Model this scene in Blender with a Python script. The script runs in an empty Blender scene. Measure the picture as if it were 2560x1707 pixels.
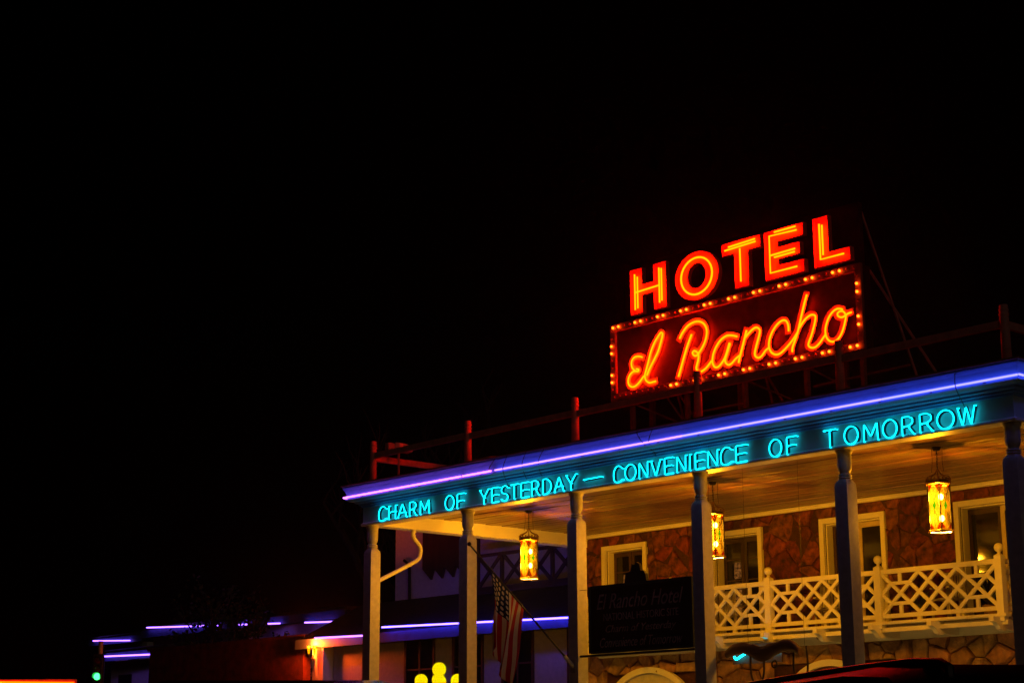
import bpy, math, random
from mathutils import Vector as V, Matrix
random.seed(7)
R = math.radians
sc = bpy.context.scene
# ------------------------------------------------------------------ camera
FPX = 4433.29                                    # focal length in pixels of the 2560 x 1707 photograph
CAM = V((29.7813, -22.8471, 1.4997))
FW = V((-0.7229469, 0.65160965, 0.22967944)); RT = V((0.66875341, 0.74347203, -0.00426833)); UP = V((0.17354152, -0.15051313, 0.97325697))
cd = bpy.data.cameras.new('camera'); cam = bpy.data.objects.new('camera', cd); sc.collection.objects.link(cam)
cd.sensor_width = 36; cd.lens = FPX / 2560 * 36; cd.clip_end = 2000
cam.matrix_world = Matrix(((RT.x, UP.x, -FW.x, CAM.x), (RT.y, UP.y, -FW.y, CAM.y), (RT.z, UP.z, -FW.z, CAM.z), (0, 0, 0, 1)))
sc.camera = cam
# ------------------------------------------------------------------ night sky, dim town light, exposure
w = bpy.data.worlds.new('World'); sc.world = w; w.use_nodes = True
nt = w.node_tree; bg = nt.nodes['Background']; sky = nt.nodes.new('ShaderNodeTexSky'); sky.sky_type = 'NISHITA'
sky.sun_disc = False; sky.sun_elevation = R(-6); sky.sun_rotation = R(150)
nt.links.new(sky.outputs[0], bg.inputs[0]); bg.inputs[1].default_value = 0.004
sd = bpy.data.lights.new('sun', 'SUN'); sun = bpy.data.objects.new('sun', sd); sc.collection.objects.link(sun)
sd.energy = 0.035; sd.angle = R(12); sd.color = (1, .66, .5)
sun.rotation_euler = V((-0.86, 0.4, -0.33)).to_track_quat('-Z', 'Y').to_euler()
vs = sc.view_settings; vs.view_transform = 'Standard'; vs.look = 'None'; vs.exposure = 0; vs.gamma = 1; vs.use_curve_mapping = False
cy = sc.cycles; cy.use_denoising = True; cy.max_bounces = 6; cy.transparent_max_bounces = 12; cy.sample_clamp_indirect = 4; cy.caustics_reflective = False; cy.caustics_refractive = False

def ray(x, y): return FW + RT * ((x - 1280) / FPX) - UP * ((y - 853.5) / FPX)
def on(x, y, ax, v):
    d = ray(x, y); i = 'XYZ'.index(ax); return CAM + d * ((v - CAM[i]) / d[i])
def at(x, y, dist): return CAM + ray(x, y) * dist

# ------------------------------------------------------------------ materials
MATS = {}
def pm(name, col, rough=.6, var=.15, scale=6, bump=.0, metal=0, objvar=0, stretch=None, spec=.5):
    if name in MATS: return MATS[name]
    m = bpy.data.materials.new(name); m.use_nodes = True; n = m.node_tree.nodes; l = m.node_tree.links; b = n['Principled BSDF']
    b.inputs['Roughness'].default_value = rough; b.inputs['Metallic'].default_value = metal; b.inputs['Specular IOR Level'].default_value = spec
    tc = n.new('ShaderNodeTexCoord'); src = tc.outputs['Object']
    if stretch:
        mp = n.new('ShaderNodeMapping'); mp.inputs['Scale'].default_value = stretch; l.new(src, mp.inputs[0]); src = mp.outputs[0]
    no = n.new('ShaderNodeTexNoise'); no.inputs['Scale'].default_value = scale; no.inputs['Detail'].default_value = 6; l.new(src, no.inputs['Vector'])
    cr = n.new('ShaderNodeValToRGB'); cr.color_ramp.elements[0].position = .3; cr.color_ramp.elements[1].position = .7
    lo = [max(0, c * (1 - var)) for c in col]; hi = [min(1, c * (1 + var)) for c in col]
    cr.color_ramp.elements[0].color = (*lo, 1); cr.color_ramp.elements[1].color = (*hi, 1); l.new(no.outputs[0], cr.inputs[0]); out = cr.outputs[0]
    if objvar:
        oi = n.new('ShaderNodeObjectInfo'); hs = n.new('ShaderNodeHueSaturation')
        for k, (a, bb) in (('Value', (1 - objvar, 1 + objvar)), ('Hue', (.485, .52))):
            mr = n.new('ShaderNodeMapRange'); mr.inputs[3].default_value = a; mr.inputs[4].default_value = bb
            if k == 'Hue':
                mm = n.new('ShaderNodeMath'); mm.operation = 'MULTIPLY'; mm.inputs[1].default_value = 7.13; l.new(oi.outputs['Random'], mm.inputs[0])
                fr = n.new('ShaderNodeMath'); fr.operation = 'FRACT'; l.new(mm.outputs[0], fr.inputs[0]); l.new(fr.outputs[0], mr.inputs[0])
            else: l.new(oi.outputs['Random'], mr.inputs[0])
            l.new(mr.outputs[0], hs.inputs[k])
        l.new(out, hs.inputs['Color']); out = hs.outputs[0]
    l.new(out, b.inputs['Base Color'])
    if bump:
        n2 = n.new('ShaderNodeTexNoise'); n2.inputs['Scale'].default_value = scale * 3; n2.inputs['Detail'].default_value = 8; l.new(src, n2.inputs['Vector'])
        bp = n.new('ShaderNodeBump'); bp.inputs['Strength'].default_value = bump; bp.inputs['Distance'].default_value = .03; l.new(n2.outputs[0], bp.inputs['Height']); l.new(bp.outputs[0], b.inputs['Normal'])
    MATS[name] = m; return m
def em(name, col, s=1.0):
    if name in MATS: return MATS[name]
    m = bpy.data.materials.new(name); m.use_nodes = True; n = m.node_tree.nodes; l = m.node_tree.links; n.remove(n['Principled BSDF'])
    e = n.new('ShaderNodeEmission'); e.inputs[0].default_value = (*col, 1); e.inputs[1].default_value = s; l.new(e.outputs[0], n['Material Output'].inputs[0])
    MATS[name] = m; return m
def lampglass(name, through, scatter, glow=None):
    """thin coloured glass: passes tinted light straight through, scatters a little of the bulb's light"""
    m = bpy.data.materials.new(name); m.use_nodes = True; n = m.node_tree.nodes; l = m.node_tree.links; n.remove(n['Principled BSDF'])
    t = n.new('ShaderNodeBsdfTransparent'); t.inputs[0].default_value = (*through, 1)
    tr = n.new('ShaderNodeBsdfTranslucent'); tr.inputs[0].default_value = (*scatter, 1)
    a = n.new('ShaderNodeAddShader'); l.new(t.outputs[0], a.inputs[0]); l.new(tr.outputs[0], a.inputs[1]); o = a
    if glow:
        e = n.new('ShaderNodeEmission'); e.inputs[0].default_value = (*glow, 1); o = n.new('ShaderNodeAddShader'); l.new(a.outputs[0], o.inputs[0]); l.new(e.outputs[0], o.inputs[1])
    l.new(o.outputs[0], n['Material Output'].inputs[0]); MATS[name] = m; return m
WHITE = pm('white_paint', (.84, .82, .76), .45, .06, 3)
TRIMB = pm('trim_neon_blue', (.14, .4, .72), .45, .07, 3)  # blue of the neon spill is put into the moulding colour
WHITE2 = pm('aged_white_paint', (.5, .47, .45), .5, .14, 9, .08)
CEIL = pm('ceiling_varnish', (.22, .12, .05), .3, .35, 2, .08, objvar=.3, stretch=(.25, 8, 1))
BOARD = pm('fascia_paint', (.45, .68, .64), .5, .1, 4)
STONE = pm('red_sandstone', (.14, .032, .016), .85, .85, 7, 1, objvar=.38)
STONE2 = pm('pale_sandstone', (.36, .2, .11), .85, .38, 6, .9, objvar=.35)
MORTAR = pm('mortar', (.06, .02, .012), .9, .3, 12, .4)
STUCCO = pm('stucco', (.6, .57, .55), .85, .1, 8, .25)
DWOOD = pm('dark_wood', (.05, .025, .015), .55, .35, 5, .2, stretch=(1, 1, .15))
BROWN = pm('brown_wood', (.16, .075, .035), .5, .35, 4, .25, stretch=(.25, 3, 3))
IRON = pm('iron', (.03, .028, .026), .45, .2, 12, .1, metal=.6)
GOLDIRON = pm('gilded_iron', (.3, .17, .06), .4, .3, 12, .1, metal=.7)
BLACK = pm('black_paint', (.006, .006, .007), .5, .2, 5)
TAR = pm('roofing', (.05, .04, .04), .9, .3, 4, .4)
SIGNRED = pm('sign_maroon_paint', (.07, .007, .007), .6, .35, 5)
RACE = pm('raceway_paint', (.42, .16, .12), .5, .3, 8)
HFACE = pm('letter_red_enamel', (.72, .15, .1), .5, .12, 6)
LETTER = pm('letter_enamel', (.78, .6, .5), .45, .08, 6)
FRAMER = pm('sign_frame_paint', (.2, .1, .08), .5, .3, 8)
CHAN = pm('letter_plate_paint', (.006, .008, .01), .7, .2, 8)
GLASS = pm('window_glass', (.012, .011, .01), .06, .1, 2)
CGLASS = pm('tinted_car_glass', (.006, .006, .007), .15, .1, 2, spec=.02)
STEEL = pm('galvanised_steel', (.3, .28, .27), .5, .25, 10, .1)
ASPH = pm('asphalt', (.05, .05, .05), .85, .3, 3, .5)
CONC = pm('concrete', (.3, .29, .27), .85, .2, 3, .3)
BARK = pm('bark', (.04, .027, .02), .9, .3, 6, .6)
LEAF = pm('leaf', (.03, .05, .02), .6, .4, 3, objvar=0)
NR = em('neon_orange_red', (115, .7, .002)); NRS = em('neon_orange_script', (70, .68, .002))
NC = em('neon_cyan', (.002, .9, 1.25), 2.5)
BULB = em('bulb_on', (10, .78, .03)); BULBOFF = pm('bulb_off', (.35, .08, .05), .25, .1, 5)

# ------------------------------------------------------------------ mesh building
class MB:
    def __init__(s): s.v = []; s.f = []; s.sm = []; s.uv = None
    def add(s, vs_, fs, smooth=False):
        o = len(s.v); s.v += [tuple(p) for p in vs_]
        for f in fs: s.f.append(tuple(i + o for i in f)); s.sm.append(smooth)
        return s
    def box(s, x0, x1, y0, y1, z0, z1):
        return s.add([(x, y, z) for z in (z0, z1) for y in (y0, y1) for x in (x0, x1)], [(0, 2, 3, 1), (4, 5, 7, 6), (0, 1, 5, 4), (2, 6, 7, 3), (0, 4, 6, 2), (1, 3, 7, 5)])
    def bar(s, a, b, wx, wy, up=(0, 0, 1)):
        a = V(a); b = V(b); d = (b - a).normalized(); u = V(up)
        if abs(d.dot(u)) > .95: u = V((0, 1, 0))
        x = d.cross(u).normalized(); y = x.cross(d)
        vs_ = [p + x * sx * wx / 2 + y * sy * wy / 2 for p in (a, b) for sx, sy in ((-1, -1), (1, -1), (1, 1), (-1, 1))]
        return s.add(vs_, [(3, 2, 1, 0), (4, 5, 6, 7), (0, 1, 5, 4), (1, 2, 6, 5), (2, 3, 7, 6), (3, 0, 4, 7)])
    def tube(s, path, r, n=6, closed=False, taper=None):
        P = [V(p) for p in path]; m = len(P); vs_ = []; u = None
        for i, p in enumerate(P):
            t = (P[(i + 1) % m] - P[i - 1]) if closed else (P[min(i + 1, m - 1)] - P[max(i - 1, 0)])
            t = t.normalized()
            if u is None: u = t.orthogonal().normalized()
            u = (u - t * u.dot(t)).normalized(); q = t.cross(u); rr = r if taper is None else r + (taper - r) * i / (m - 1)
            vs_ += [p + (u * math.cos(2 * math.pi * k / n) + q * math.sin(2 * math.pi * k / n)) * rr for k in range(n)]
        fs = [(i * n + k, i * n + (k + 1) % n, (i + 1) % m * n + (k + 1) % n, (i + 1) % m * n + k) for i in range(m if closed else m - 1) for k in range(n)]
        if not closed: fs += [tuple(range(n - 1, -1, -1)), tuple((m - 1) * n + k for k in range(n))]
        return s.add(vs_, fs, True)
    def loft(s, rows, n=24, c=(0, 0)):
        """rows: (z, radius, squareness 0..1)"""
        vs_ = []
        for z, r, q in rows:
            for k in range(n):
                a = 2 * math.pi * k / n; cx, sx = math.cos(a), math.sin(a); sq = 1 / max(abs(cx), abs(sx)); k_ = 1 + (sq - 1) * q
                vs_.append((c[0] + r * k_ * cx, c[1] + r * k_ * sx, z))
        m = len(rows); fs = [(i * n + k, i * n + (k + 1) % n, (i + 1) * n + (k + 1) % n, (i + 1) * n + k) for i in range(m - 1) for k in range(n)]
        fs += [tuple(range(n - 1, -1, -1)), tuple((m - 1) * n + k for k in range(n))]
        return s.add(vs_, fs, True)
    def ball(s, c, r, nu=12, nv=8, sz=1.0):
        return s.loft([(c[2] - r * sz * math.cos(math.pi * (i + .02) / (nv + .04)), max(r * math.sin(math.pi * (i + .02) / (nv + .04)), .001), 0) for i in range(nv + 1)], nu, (c[0], c[1]))
    def prism(s, poly, y0, y1):
        """polygon in x,z (counter-clockwise seen from -y) extruded along y"""
        n = len(poly); vs_ = [(p[0], y0, p[1]) for p in poly] + [(p[0], y1, p[1]) for p in poly]
        return s.add(vs_, [tuple(range(n)), tuple(range(2 * n - 1, n - 1, -1))] + [((i + 1) % n, i, n + i, n + (i + 1) % n) for i in range(n)])
    def ribbon(s, pts, wd, y, th, slope=.004):
        P = [V((p[0], p[1])) for p in pts]; m = len(P); vs_ = []
        for i in range(m):
            t = (P[min(i + 1, m - 1)] - P[max(i - 1, 0)]).normalized(); q = V((-t.y, t.x)) * wd / 2; yy = y - slope * i / m
            a = P[i] + q; b = P[i] - q
            vs_ += [(a.x, yy, a.y), (b.x, yy, b.y), (b.x, y + th, b.y), (a.x, y + th, a.y)]
        fs = [(i * 4 + k, (i + 1) * 4 + k, (i + 1) * 4 + (k + 1) % 4, i * 4 + (k + 1) % 4) for i in range(m - 1) for k in range(4)]
        fs += [(0, 1, 2, 3), (m * 4 - 1, m * 4 - 2, m * 4 - 3, m * 4 - 4)]
        return s.add(vs_, fs)
    def mesh(s, name, mat):
        me = bpy.data.meshes.new(name); me.from_pydata(s.v, [], s.f); me.polygons.foreach_set('use_smooth', s.sm)
        for m in (mat if isinstance(mat, (list, tuple)) else [mat]): me.materials.append(m)
        me.update(); return me
    def build(s, name, mat, parent=None, bevel=0, sharp=40):
        me = s.mesh(name, mat); o = bpy.data.objects.new(name, me); sc.collection.objects.link(o)
        if any(s.sm): me.set_sharp_from_angle(angle=R(sharp))
        if parent: o.parent = parent
        if bevel: md = o.modifiers.new('bevel', 'BEVEL'); md.width = bevel; md.segments = 2; md.limit_method = 'ANGLE'
        return o
def tag(o, label, cat=None, group=None, kind=None):
    if label: o['label'] = label
    if cat: o['category'] = cat
    if group: o['group'] = group
    if kind: o['kind'] = kind
    return o
def thing(name, label, cat, loc=(0, 0, 0), rz=0, group=None):
    o = bpy.data.objects.new(name, None); sc.collection.objects.link(o); o.location = loc; o.rotation_euler = (0, 0, rz); o.empty_display_size = .2
    return tag(o, label, cat, group)
def part(name, mesh, parent, loc=(0, 0, 0), rot=(0, 0, 0)):
    o = bpy.data.objects.new(name, mesh); sc.collection.objects.link(o); o.parent = parent; o.location = loc; o.rotation_euler = rot; return o
def smooth(pts, k=4):
    """Catmull-Rom through 2-D or 3-D points"""
    P = [V(p) for p in pts]; out = []
    for i in range(len(P) - 1):
        a, b, c, d = P[max(i - 1, 0)], P[i], P[i + 1], P[min(i + 2, len(P) - 1)]
        for j in range(k):
            t = j / k; out.append(.5 * ((2 * b) + (c - a) * t + (2 * a - 5 * b + 4 * c - d) * t * t + (3 * b - a - 3 * c + d) * t ** 3))
    return out + [P[-1]]
def lamp(name, loc, watts, col, rad, parent=None):
    ld = bpy.data.lights.new(name, 'POINT'); ld.energy = watts; ld.color = col; ld.shadow_soft_size = rad
    o = bpy.data.objects.new(name, ld); sc.collection.objects.link(o); o.location = loc
    if parent: o.parent = parent
    return o

# ------------------------------------------------------------------ ground
tag(MB().add([(-400, -400, 0), (400, -400, 0), (400, 400, 0), (-400, 400, 0)], [(0, 1, 2, 3)]).build('ground', ASPH), 'dark asphalt parking lot in front of the hotel', kind='structure')
tag(MB().box(-2, 18, -1.4, 6.3, -.05, .14).build('pavement', CONC), 'raised concrete porch floor under the columns', kind='structure')

# ------------------------------------------------------------------ portico
S = 3.1
po = thing('hotel_portico', 'two-storey white porch with six turned columns and neon trimmed cornice', 'porch', (7.75, 0, .14))
def P_(o): o.parent = po; o.matrix_parent_inverse = Matrix.Translation((-7.75, 0, -.14)); return o
shaft = [(.14, .17, 1), (.34, .17, 1), (.36, .125, 1), (5.74, .125, 1), (5.79, .124, .8), (5.83, .115, .35), (5.86, .1, 0)]
cap = [(5.94, .088, 0), (5.965, .088, 0), (5.985, .098, 0), (6.01, .11, 0), (6.05, .117, 0), (6.12, .119, 0), (6.24, .119, 0), (6.27, .121, 0), (6.285, .13, 0), (6.3, .135, .1), (6.335, .137, .15)]
ms = MB().loft([(z - .14, r, q) for z, r, q in shaft], 32).mesh('column', WHITE2); ms.set_sharp_from_angle(angle=R(35))
mc = MB().loft([(z - .14, r, q) for z, r, q in cap], 32).mesh('capital', WHITE2); mc.set_sharp_from_angle(angle=R(50))
mr = MB().loft([(-.02, .095, 0), (-.012, .11, 0), (0, .114, 0), (.012, .11, 0), (.02, .095, 0)], 24).mesh('ring', WHITE2)
for i in range(6):
    c = part('column', ms, po, (S * i - 7.75, 0, 0)); part('capital', mc, c)
    for z in (5.88, 5.92): part('ring', mr, c, (0, 0, z - .14))
def mould(prof, x0=-.125, x1=15.625, y0=-.125, yb=6.25):
    m = MB(); vs_ = []
    for o, z in prof: vs_ += [(x0 - o, yb, z), (x0 - o, y0 - o, z), (x1 + o, y0 - o, z), (x1 + o, yb, z)]
    m.add(vs_, [(i * 4 + k, i * 4 + k + 1, i * 4 + k + 5, i * 4 + k + 4) for i in range(len(prof) - 1) for k in range(3)]); return m
P_(mould([(-.26, 6.335), (-.26, 6.62)]).build('beam_inner_face', WHITE, None))
P_(mould([(-.26, 6.335), (.045, 6.335), (.055, 6.35), (.055, 6.375), (.03, 6.395), (.02, 6.4)]).build('lower_moulding', WHITE))
P_(mould([(.02, 6.4), (.02, 6.72)]).build('fascia_board', BOARD))
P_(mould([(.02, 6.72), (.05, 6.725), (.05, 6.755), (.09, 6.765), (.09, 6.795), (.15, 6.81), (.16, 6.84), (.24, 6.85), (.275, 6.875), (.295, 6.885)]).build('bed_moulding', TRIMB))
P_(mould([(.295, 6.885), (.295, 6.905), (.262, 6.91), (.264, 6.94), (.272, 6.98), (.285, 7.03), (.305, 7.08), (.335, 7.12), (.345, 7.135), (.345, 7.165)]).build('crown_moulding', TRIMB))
P_(mould([(.345, 7.165), (.37, 7.17), (.37, 7.2), (.25, 7.205)]).build('roof_edge', FRAMER))
P_(MB().box(-.35, 15.85, -.35, 6.24, 7.175, 7.205).build('roof_deck', TAR))
nb = 25
mbd = MB().add([(x, y, z) for x in (0, 15.2) for y, z in ((0, .026), (.022, 0), (.214, 0), (.236, .026), (.236, .034), (0, .034))], [(0, 1, 7, 6), (1, 2, 8, 7), (2, 3, 9, 8), (3, 4, 10, 9), (4, 5, 11, 10), (5, 0, 6, 11)]).mesh('ceiling_board', CEIL)
for i in range(nb): part('ceiling_board', mbd, po, (.13 - 7.75 + .02, .14 + i * .2402, 6.6 - .14 + random.uniform(0, .012)), (R(random.uniform(-2.2, 2.2)), 0, 0))
P_(MB().box(.14, 15.36, 6.16, 6.24, 6.52, 6.6).box(.14, 15.36, 6.11, 6.158, 6.57, 6.598).build('ceiling_trim', WHITE))

# ------------------------------------------------------------------ neon tube along the cornice
nt_ = thing('neon_border_tube', 'long lavender blue neon tube running under the porch cornice', 'neon tube', (7.75, -.445, 6.94))
secs = [((-.445, 3.4), (3.6, .62, 5)), ((3.46, 4.3), (2.6, .6, 5)), ((4.42, 9.3), (1.3, .56, 4.8)), ((9.32, 13.5), (.75, .55, 4.6)), ((13.52, 15.93), (.6, .54, 4.6))]
for k, ((a, b), c) in enumerate(secs):
    o = MB().tube([(a - 7.75, 0, 0), (b - 7.75, 0, 0)], .017, 8).build('tube_section', em('neon_violet' if k < 2 else 'neon_blue_%s' % 'abc'[k - 2], c), nt_)
MB().tube([(15.96 - 7.75, 0, 0), (15.96 - 7.75, 6.4, 0)], .017, 8).build('tube_section', MATS['neon_blue_c'], nt_)
MB().tube([(-.46 - 7.75, .03, 0), (-.46 - 7.75, 6.4, 0)], .017, 8).build('tube_section', MATS['neon_violet'], nt_)
mh = MB().box(-.012, .012, 0, .06, -.028, -.014).mesh('tube_holder', STEEL)
for k in range(17): part('tube_holder', mh, nt_, (k * .95 - 7.6, 0, 0))

# ------------------------------------------------------------------ slogan in cyan neon
GL = {'C': [[(1, .85), (.75, 1), (.35, 1), (.05, .72), (0, .4), (.1, .1), (.4, 0), (.75, .03), (1, .14)]],
 'H': [[(0, 0), (0, 1)], [(0, .52), (.9, .55)], [(.95, 1), (.95, 0)]], 'A': [[(0, 0), (.5, 1), (1, 0)], [(.2, .36), (.8, .36)]],
 'R': [[(0, 0), (0, 1), (.55, 1), (.92, .88), (.92, .62), (.55, .48), (.05, .48)], [(.5, .47), (1, 0)]],
 'M': [[(0, 0), (.03, 1), (.5, .25), (.95, 1), (1, 0)]], 'F': [[(0, 0), (0, 1), (1, 1)], [(0, .5), (.8, .52)]],
 'O': [[(.5 + .5 * math.cos(a), .5 + .5 * math.sin(a)) for a in [R(-80 + 24 * k) for k in range(16)]]],
 'Y': [[(0, 1), (.48, .45), (.98, 1)], [(.48, .45), (.48, 0)]], 'E': [[(1, 1), (0, 1), (0, 0), (1, .02)], [(0, .5), (.85, .52)]],
 'S': [[(.95, .86), (.7, 1), (.3, .99), (.06, .78), (.2, .56), (.75, .44), (.95, .24), (.75, .03), (.3, 0), (.02, .14)]],
 'T': [[(0, 1), (1, 1)], [(.5, 1), (.5, 0)]], 'D': [[(0, 0), (0, 1), (.45, 1), (.85, .8), (1, .5), (.85, .18), (.45, 0), (0, 0)]],
 'N': [[(0, 0), (.03, 1), (.95, 0), (1, 1)]], 'V': [[(0, 1), (.5, 0), (1, 1)]], 'I': [[(.5, 0), (.5, 1)]],
 'W': [[(0, 1), (.25, 0), (.5, 1), (.76, 0), (1, 1)]], '-': [[(0, .52), (1, .54)]]}
CURV = 'CSORD'
z3 = lambda x: 840 + x * .28061
z4 = lambda x: 1400 + x * .2551
z5 = lambda x: 1960 + x * .2551
SL = [(ch, z3(a), z3(b)) for ch, a, b in [('C', 380, 445), ('H', 470, 532), ('A', 550, 630), ('R', 655, 715), ('M', 750, 830), ('O', 972, 1050), ('F', 1080, 1140), ('Y', 1280, 1360), ('E', 1388, 1445), ('S', 1470, 1535), ('T', 1557, 1620), ('E', 1650, 1715), ('R', 1745, 1810), ('D', 1845, 1920), ('A', 1945, 2030), ('Y', 2050, 2140)]]
SL += [(ch, z4(a), z4(b)) for ch, a, b in [('-', 230, 405), ('C', 528, 612), ('O', 640, 745), ('N', 778, 862), ('V', 895, 988), ('E', 1028, 1108), ('N', 1148, 1235), ('I', 1262, 1292), ('E', 1330, 1415), ('N', 1452, 1548), ('C', 1578, 1685), ('E', 1728, 1830), ('O', 2055, 2175), ('F', 2228, 2320)]]
SL += [(ch, z5(a), z5(b)) for ch, a, b in [('T', 395, 515), ('O', 597, 730), ('M', 788, 925), ('O', 975, 1112), ('R', 1165, 1278), ('R', 1340, 1460), ('O', 1508, 1672), ('W', 1712, 1880)]]
slo = thing('neon_slogan', 'cyan neon slogan reading charm of yesterday, convenience of tomorrow on the porch fascia', 'neon sign', (7.75, -.2, 6.36))
for ch, pa, pb in SL:
    xa = on(pa, 1316 - (pa - 908) * .16, 'Y', -.2).x; xb = on(pb, 1316 - (pb - 908) * .16, 'Y', -.2).x
    tb = MB(); pl = MB()
    for st in GL[ch]:
        q = [(xa + (xb - xa) * u, 6.37 + .285 * v) for u, v in st]
        if ch in CURV and len(q) > 4 and ch != 'R' and ch != 'D': q = [(p.x, p.y) for p in smooth(q, 3)]
        pth = [(x - 7.75, 0, z - 6.36) for x, z in q]
        dense = []
        for i in range(len(pth) - 1):
            a, b = V(pth[i]), V(pth[i + 1]); d = min(.016, (b - a).length * .3); t = (b - a).normalized()
            dense += [a + t * d, b - t * d] if 0 < i < len(pth) - 2 else ([a, b - t * d] if i == 0 and len(pth) > 2 else ([a + t * d, b] if i else [a, b]))
        ends = [dense[0] + V((0, .05, 0))] + dense + [dense[-1] + V((0, .05, 0))]
        tb.tube(ends, .0115, 6)
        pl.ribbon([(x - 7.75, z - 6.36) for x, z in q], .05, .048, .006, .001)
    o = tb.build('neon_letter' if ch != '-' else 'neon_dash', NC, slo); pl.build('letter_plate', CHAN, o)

# ------------------------------------------------------------------ roof railing
rr = thing('roof_railing', 'timber railing of six posts and a single rail on the porch roof', 'railing', (7.75, 0, 7.2))
mp_ = MB().loft([(0, .078, 0), (.74, .07, 0), (.76, .06, 0), (.78, .075, 0), (.81, .078, 0), (.83, .06, 0), (.85, .073, 0), (.88, .075, 0), (.905, .06, 0), (.925, .07, 0), (.945, .06, 0), (.955, .02, 0)], 14).mesh('post', FRAMER)
PNT = pm('railing_paint', (.72, .34, .28), .6, .2, 6)
mp_.materials[0] = PNT
for i in range(6): part('post', mp_, rr, (S * i - 7.75, 0, 0))
for i in range(5): MB().bar((S * i + .06 - 7.75, 0, .635), (S * (i + 1) - .06 - 7.75, 0, .655), .055, .12).build('rail', PNT, rr)
MB().bar((-7.75, .07, .58), (-7.75, 6, .58), .06, .13).build('rail', PNT, rr)
MB().bar((7.75, .07, .64), (7.75, 6, .64), .06, .12).build('rail', PNT, rr)
part('post', mp_, rr, (-7.75, 6.05, 0)); part('post', mp_, rr, (7.75, 6.05, 0))

# ------------------------------------------------------------------ big roof sign
YS = .93; SDY = 1.1; SK = 1 + SDY / 23.777                      # outlines were measured on the plane y = YS; the sign stands SDY further back, so it is SK larger
def sgx(x): return CAM.x + (x - CAM.x) * SK
def sgz(z): return CAM.z + (z - CAM.z) * SK
sg = thing('roof_sign', 'large red and orange neon hotel sign with bulb border on the porch roof', 'sign', (9.27, 1, 7.2))
def G(m, name, mat, parent=None, **k):
    m.v = [(sgx(x) - 9.27, y - 1 + SDY, sgz(z) - 7.2) for x, y, z in m.v]; return m.build(name, mat, parent or sg, **k)
def Gr(m, name, mat, parent=None, **k):
    m.v = [(x - 9.27, y - 1, z - 7.2) for x, y, z in m.v]; return m.build(name, mat, parent or sg, **k)
X0, X1, ZB, ZT = 6.3, 12.24, 8.19, 9.65
G(MB().box(X0, X1, YS + .02, 1.18, ZB, ZT), 'script_panel', SIGNRED)
G(MB().box(6.62, 12.2, YS + .06, 1.1, ZT + .003, 10.78), 'back_panel', SIGNRED)
bd = .115
for a in ((X0 - .02, X1 + .02, ZT - bd, ZT + .02), (X0 - .02, X1 + .02, ZB - .02, ZB + bd), (X0 - .02, X0 + bd, ZB + bd + .002, ZT - bd - .002), (X1 - bd, X1 + .02, ZB + bd + .002, ZT - bd - .002)):
    G(MB().box(a[0], a[1], YS - .05, YS + .017, a[2], a[3]), 'raceway', RACE, bevel=.006)
mon = MB().ball((0, -.035, 0), .027, 8, 6).mesh('bulb', BULB); mof = MB().ball((0, -.03, 0), .022, 8, 6).mesh('bulb', BULBOFF)
pitch = .1475; per = []
n1 = 40
for k in range(n1): per.append((X0 + .1 + k * (X1 - X0 - .2) / (n1 - 1), ZT - .05, k % 4 in (0, 1)))
for k in range(9): per.append((X1 - .05, ZT - .2 - k * .142, k % 4 in (1, 2)))
for k in range(n1): per.append((X1 - .1 - k * (X1 - X0 - .2) / (n1 - 1), ZB + .05, k % 4 in (0, 1) and k < 32))
for k in range(9): per.append((X0 + .05, ZB + .2 + k * .142, k % 4 in (1, 2)))
for x, z, lit in per: part('bulb', mon if lit else mof, sg, (sgx(x) - 9.27, YS - .05 - 1 + SDY, sgz(z) - 7.2))
def chan_letter(polys, tubes, holes=()):
    L = MB(); F0 = YS + .03; F1 = YS - .045
    for poly in polys:
        n = len(poly); vs_ = [(x, F0, z) for x, z in poly]
        L.prism(poly, F0, F0 + .03)
        for i in range(n):
            a, b = poly[i], poly[(i + 1) % n]; d = V((b[0] - a[0], b[1] - a[1])); ln = d.length; d /= ln; q = V((-d.y, d.x)) * .012
            L.add([(a[0], F0 - .001, a[1]), (b[0], F0 - .001, b[1]), (b[0], F1, b[1]), (a[0], F1, a[1]), (a[0] + q.x, F0 - .001, a[1] + q.y), (b[0] + q.x, F0 - .001, b[1] + q.y), (b[0] + q.x, F1, b[1] + q.y), (a[0] + q.x, F1, a[1] + q.y)], [(0, 1, 2, 3), (7, 6, 5, 4), (3, 2, 6, 7)])
    o = G(L, 'channel_letter', HFACE)
    T = MB()
    for t in tubes: T.tube([(x, YS - .035, z) for x, z in t], .0165, 7)
    G(T, 'neon_tube', NR, o); return o
B, T_ = 9.76, 10.66
rect = lambda a, b, c, d: [(a, c), (b, c), (b, d), (a, d)]
chan_letter([[(6.84, B), (7.17, B), (7.17, 10.11), (7.455, 10.11), (7.455, B), (7.79, B), (7.79, T_), (7.455, T_), (7.455, 10.33), (7.17, 10.33), (7.17, T_), (6.84, T_)]], [[(6.96, B + .1), (6.96, T_ - .1)], [(6.99, 10.2), (7.58, 10.22)], [(7.6, B + .12), (7.6, T_ - .1)], [(7.03, B + .12), (7.03, T_ - .16)], [(7.66, B + .15), (7.66, T_ - .12)]])
def ell(rx, rz, n=36, cx=8.555, cz=10.205): return [(cx + rx * math.cos(2 * math.pi * k / n), cz + rz * math.sin(2 * math.pi * k / n)) for k in range(n)]
oo, oi_ = ell(.545, .465), ell(.222, .232); L = MB(); n = 36; F0 = YS + .03; F1 = YS - .045
L.add([(x, F0, z) for x, z in oo] + [(x, F0, z) for x, z in oi_], [(i, (i + 1) % n, n + (i + 1) % n, n + i) for i in range(n)])
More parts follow.
